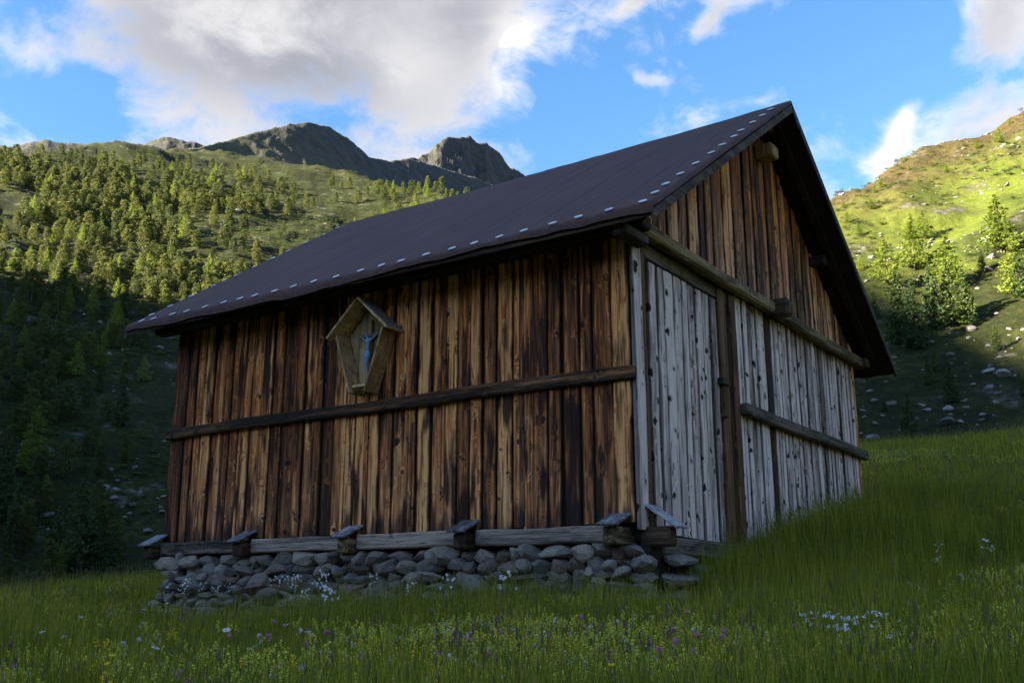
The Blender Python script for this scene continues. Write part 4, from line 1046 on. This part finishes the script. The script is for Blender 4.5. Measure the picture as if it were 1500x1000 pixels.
def at_px(kind, px, py, hp, label, group, wide=1.0):
    p = hit_hill(px, py)
    if p is None: return
    tree(kind, (p[0], p[1], p[2] - .1), hp * math.hypot(p[0], p[1]) / 1440, label, group, wide)
G1 = 'larches on the sunny right slope'; G2 = 'spruces on the shaded scree'; G3 = 'small trees along the right skyline'; G4 = 'pines on the left hillside'; G5 = 'larches on the left hillside'
for px, py, hp, w in ((1300, 418, 66, 1.25), (1341, 402, 68, 1.2), (1336, 350, 36, 1), (1354, 352, 40, 1), (1392, 426, 72, 1.2), (1467, 372, 80, 1.2), (1492, 432, 80, 1.1), (1263, 400, 24, 1)):
    at_px('larch_tree', px, py, hp, {1300: 'rounded yellow green larch closest to the barn roof on the right slope', 1341: 'tall bright larch rising above the dark spruce clump', 1392: 'wide larch with its foot in shade beside the dark spruce clump',
          1467: 'largest bright larch standing alone high on the sunny right slope', 1492: 'larch half in shade below the largest larch', 1263: 'small larch peeking out just beside the roof verge'}.get(px, 'slim young larch behind the tall larch above the spruces'), G1, w * 1.25)
for px, py, hp, w in ((1242, 327, 17, 1.5), (1258, 345, 17, 1.4), (1276, 306, 15, 1.5), (1387, 254, 15, 1.4), (1290, 277, 20, 1.3), (1281, 282, 12, 1.5), (1236, 306, 11, 1.5), (1332, 250, 9, 1.5), (1464, 210, 22, 1.4), (1432, 219, 13, 1.5), (1411, 217, 8, 1.5), (1480, 186, 9, 1.5), (1345, 268, 9, 1.4), (1314, 262, 7, 1.5), (1366, 232, 7, 1.5)):
    at_px('larch_tree', px, py, hp, 'small bushy young larch near the top of the brown heather slope', G3, w)
for px, py, hp, w in ((1320, 507, 102, 1.05), (1343, 510, 98, 1.1), (1370, 486, 92, 1.0), (1395, 474, 84, 1.1), (1416, 474, 76, 1.1), (1440, 400, 30, 1.2), (1498, 440, 60, 1.1)):
    at_px('spruce_tree', px, py, hp, {1440: 'small dark spruce uphill of the spruce clump', 1498: 'dark spruce beside the half shaded larch'}.get(px, 'tall dark spruce in the shaded clump on the scree slope'), 'dark spruce clump on the scree', w)
for px, py, hp, w in ((1371, 547, 33, 1.1), (1362, 565, 40, 1.1), (1395, 592, 54, 1.1), (1461, 517, 36, 1.1), (1335, 653, 66, 1.05), (1296, 606, 18, 1.6), (1282, 470, 40, 1.1), (1500, 580, 30, 1.1)):
    at_px('spruce_tree', px, py, hp, {1395: 'pointed young spruce above the long pale boulder', 1461: 'small lone spruce beside grey rocks high on the scree', 1335: 'tallest lone spruce standing just above the meadow edge',
          1296: 'low squat spruce bush near the far barn corner', 1282: 'spruce half hidden by the barn roof verge', 1500: 'young spruce low on the scree away from the barn'}.get(px, 'young spruce of a close pair on the dark scree'), G2, w)
for px, py, hp, k in ((45, 700, 92, 'larch_tree'), (176, 622, 58, 'spruce_tree'), (148, 540, 48, 'larch_tree'), (131, 832, 64, 'spruce_tree'), (111, 832, 112, 'spruce_tree'), (64, 745, 40, 'larch_tree'), (20, 800, 80, 'spruce_tree'), (210, 560, 36, 'larch_tree'), (80, 812, 60, 'spruce_tree'), (160, 840, 50, 'spruce_tree'), (0, 760, 90, 'spruce_tree')):
    at_px(k, px, py, hp, {45: 'tallest light green larch low on the shaded left slope', 111: 'tallest dark spruce at the meadow edge left of the barn', 176: 'young spruce standing alone in the clearing left of the barn'}.get(px, 'light green young larch low on the shaded left slope' if k == 'larch_tree' else 'dark spruce low on the left slope by the meadow edge'), 'trees at the foot of the left slope', 1.1)
def visible(px, py):
    if px < -120 or px > 790: return False
    if px < 185: return True
    lim = 470 - (px - 185) * (150 / 315) if px < 500 else 320 - (px - 500) * (172 / 655)
    return py < lim + 30
cnt = {'stone_pine': 0, 'larch_tree': 0}; tries = 0; extra = []
while (cnt['stone_pine'] < 300 or cnt['larch_tree'] < 120 or len(extra) < 750) and tries < 40000:
    tries += 1
    az = R(random.uniform(-32, -2)); r = 122 + (560 - 122) * random.random() ** .72; x, y = math.sin(az) * r, math.cos(az) * r
    dn = float(fbm(np.array([x / 45]), np.array([y / 45]), 55, 3)[0]); dens = .62 + .75 * dn
    if r > 420: dens *= max(.06, 1 - (r - 420) / 120)
    if random.random() > dens: continue
    z = float(hill_z(np.array([x]), np.array([y]))[0]); px, py = project((x, y, z + 5))
    if not visible(px, py): continue
    lar = random.random() < (.3 if r > 190 else .2); k = 'larch_tree' if lar else 'stone_pine'
    h = random.uniform(4.0, 7.8) * (.85 + .35 * min(1, max(0, (r - 160) / 250)))
    if cnt[k] < (120 if lar else 300):
        cnt[k] += 1
        tree(k, (x, y, z - .2), h, 'light green larch among the pines of the left hillside' if lar else 'rounded dark green pine on the steep left hillside', G5 if lar else G4, random.uniform(.85, 1.2))
    elif len(extra) < 750: extra.append((x, y, z - .2, h))
ex = np.array(extra) if extra else np.zeros((0, 4))
if len(ex): gn_scatter('wood', ex[:, :3], np.stack([np.zeros(len(ex)), np.zeros(len(ex)), rng.uniform(0, 6.28, len(ex))], -1), np.repeat(ex[:, 3:], 3, 1), rng.integers(0, 5, len(ex)), [c for c, _ in KINDS['stone_pine']], 'further pines filling the wooded left hillside', 'wood')

def shrub_mesh(seed):
    rs = random.Random(seed); V = []; Fc = []
    for k in range(7):
        c = (rs.gauss(0, .35), rs.gauss(0, .35), rs.uniform(.05, .3))
        for i in range(16):
            d = np.array([rs.gauss(0, 1), rs.gauss(0, 1), abs(rs.gauss(0, .8))]); d /= np.linalg.norm(d); clump(V, Fc, np.array(c) + d * .3 * np.array([1, 1, .7]), .12, 2, rs, .8)
    return mesh_from('shrub', V, Fc, M['shrub_leaves'])
SHR = [shrub_mesh(800 + k) for k in range(4)]
def slope_points(n, a0, a1, r0, r1, sc, thr, seed):
    a = np.radians(rng.uniform(a0, a1, n)); r = r0 + (r1 - r0) * rng.random(n) ** .8; x, y = np.sin(a) * r, np.cos(a) * r
    ok = fbm(x / sc, y / sc, seed, 3) > thr; return x[ok], y[ok]
x1, y1 = slope_points(15000, -34, 4, 118, 620, 30, -.3, 61); x2, y2 = slope_points(5200, 12, 34, 76, 330, 22, .05, 62)
x, y = np.r_[x1, x2], np.r_[y1, y2]; n = len(x); sc_ = rng.uniform(.5, 1.5, n) * np.where(x > 0, .7, 1.15)
gn_scatter('dwarf_shrubs', np.stack([x, y, hill_z(x, y) - .05], -1), np.stack([np.zeros(n), np.zeros(n), rng.uniform(0, 6.28, n)], -1), np.stack([sc_, sc_, sc_ * rng.uniform(.6, 1.1, n)], -1), rng.integers(0, 4, n), SHR, 'low dwarf shrubs covering both hillsides', 'shrubs')
# scree
BOUL = [rock_mesh('boulder', 900 + k, M['boulder'], 2) for k in range(6)]
x1, y1 = slope_points(2200, -34, 2, 118, 420, 26, .2, 71); x2, y2 = slope_points(2400, 12, 34, 74, 240, 18, -.05, 72)
x, y = np.r_[x1, x2], np.r_[y1, y2]; n = len(x); sc_ = np.exp(rng.normal(-.75, .5, n)) * np.where(x > 0, .8, 1.6)
gn_scatter('scree', np.stack([x, y, hill_z(x, y)], -1), np.stack([rng.uniform(-.4, .4, n), rng.uniform(-.4, .4, n), rng.uniform(0, 6.28, n)], -1), np.stack([sc_ * 1.3, sc_, sc_ * .6], -1), rng.integers(0, 6, n), BOUL, 'grey rock debris strewn over the slopes', 'scree')
for px, py, sp in ((1318, 497, 13), (1386, 621, 30), (1407, 621, 11), (1464, 527, 13), (1425, 485, 20), (1293, 614, 9), (1317, 633, 9), (1296, 666, 24), (1426, 566, 9), (1278, 647, 20), (1471, 555, 26), (1447, 401, 16), (1432, 424, 9), (1272, 552, 20),
                   (1300, 540, 9), (1490, 640, 12), (1350, 600, 8), (1440, 610, 10)):
    p = hit_hill(px, py)
    if p is None: continue
    s_ = sp * math.hypot(p[0], p[1]) / 1440; o = obj('boulder', random.choice(BOUL), None, (p[0], p[1], p[2] + s_ * .08)); o.scale = (s_, s_ * .7, s_ * .5); o.rotation_euler = (random.uniform(-.2, .2), random.uniform(-.3, .3), random.uniform(-.4, .4))
    tag(o, {1386: 'long flat pale boulder on the scree below the pointed spruce', 1296: 'boulder lying at the meadow edge right of the barn', 1447: 'pale boulder between the larches on the right slope'}.get(px, 'pale grey boulder lying on the shaded scree right of the barn'), 'boulder', 'boulders on the right scree')
for px, py, sp in ((172, 710, 9), (193, 743, 14), (182, 762, 9), (236, 745, 8), (197, 687, 7), (162, 692, 8), (217, 780, 15), (150, 770, 9), (205, 725, 8)):
    p = hit_hill(px, py); s_ = sp * math.hypot(p[0], p[1]) / 1440; o = obj('boulder', random.choice(BOUL), None, (p[0], p[1], p[2] + s_ * .1)); o.scale = (s_, s_ * .8, s_ * .6); o.rotation_euler = (0, random.uniform(-.3, .3), random.uniform(0, 6))
    tag(o, 'pale boulder in the dark rubble patch left of the barn', 'boulder', 'boulders left of the barn')
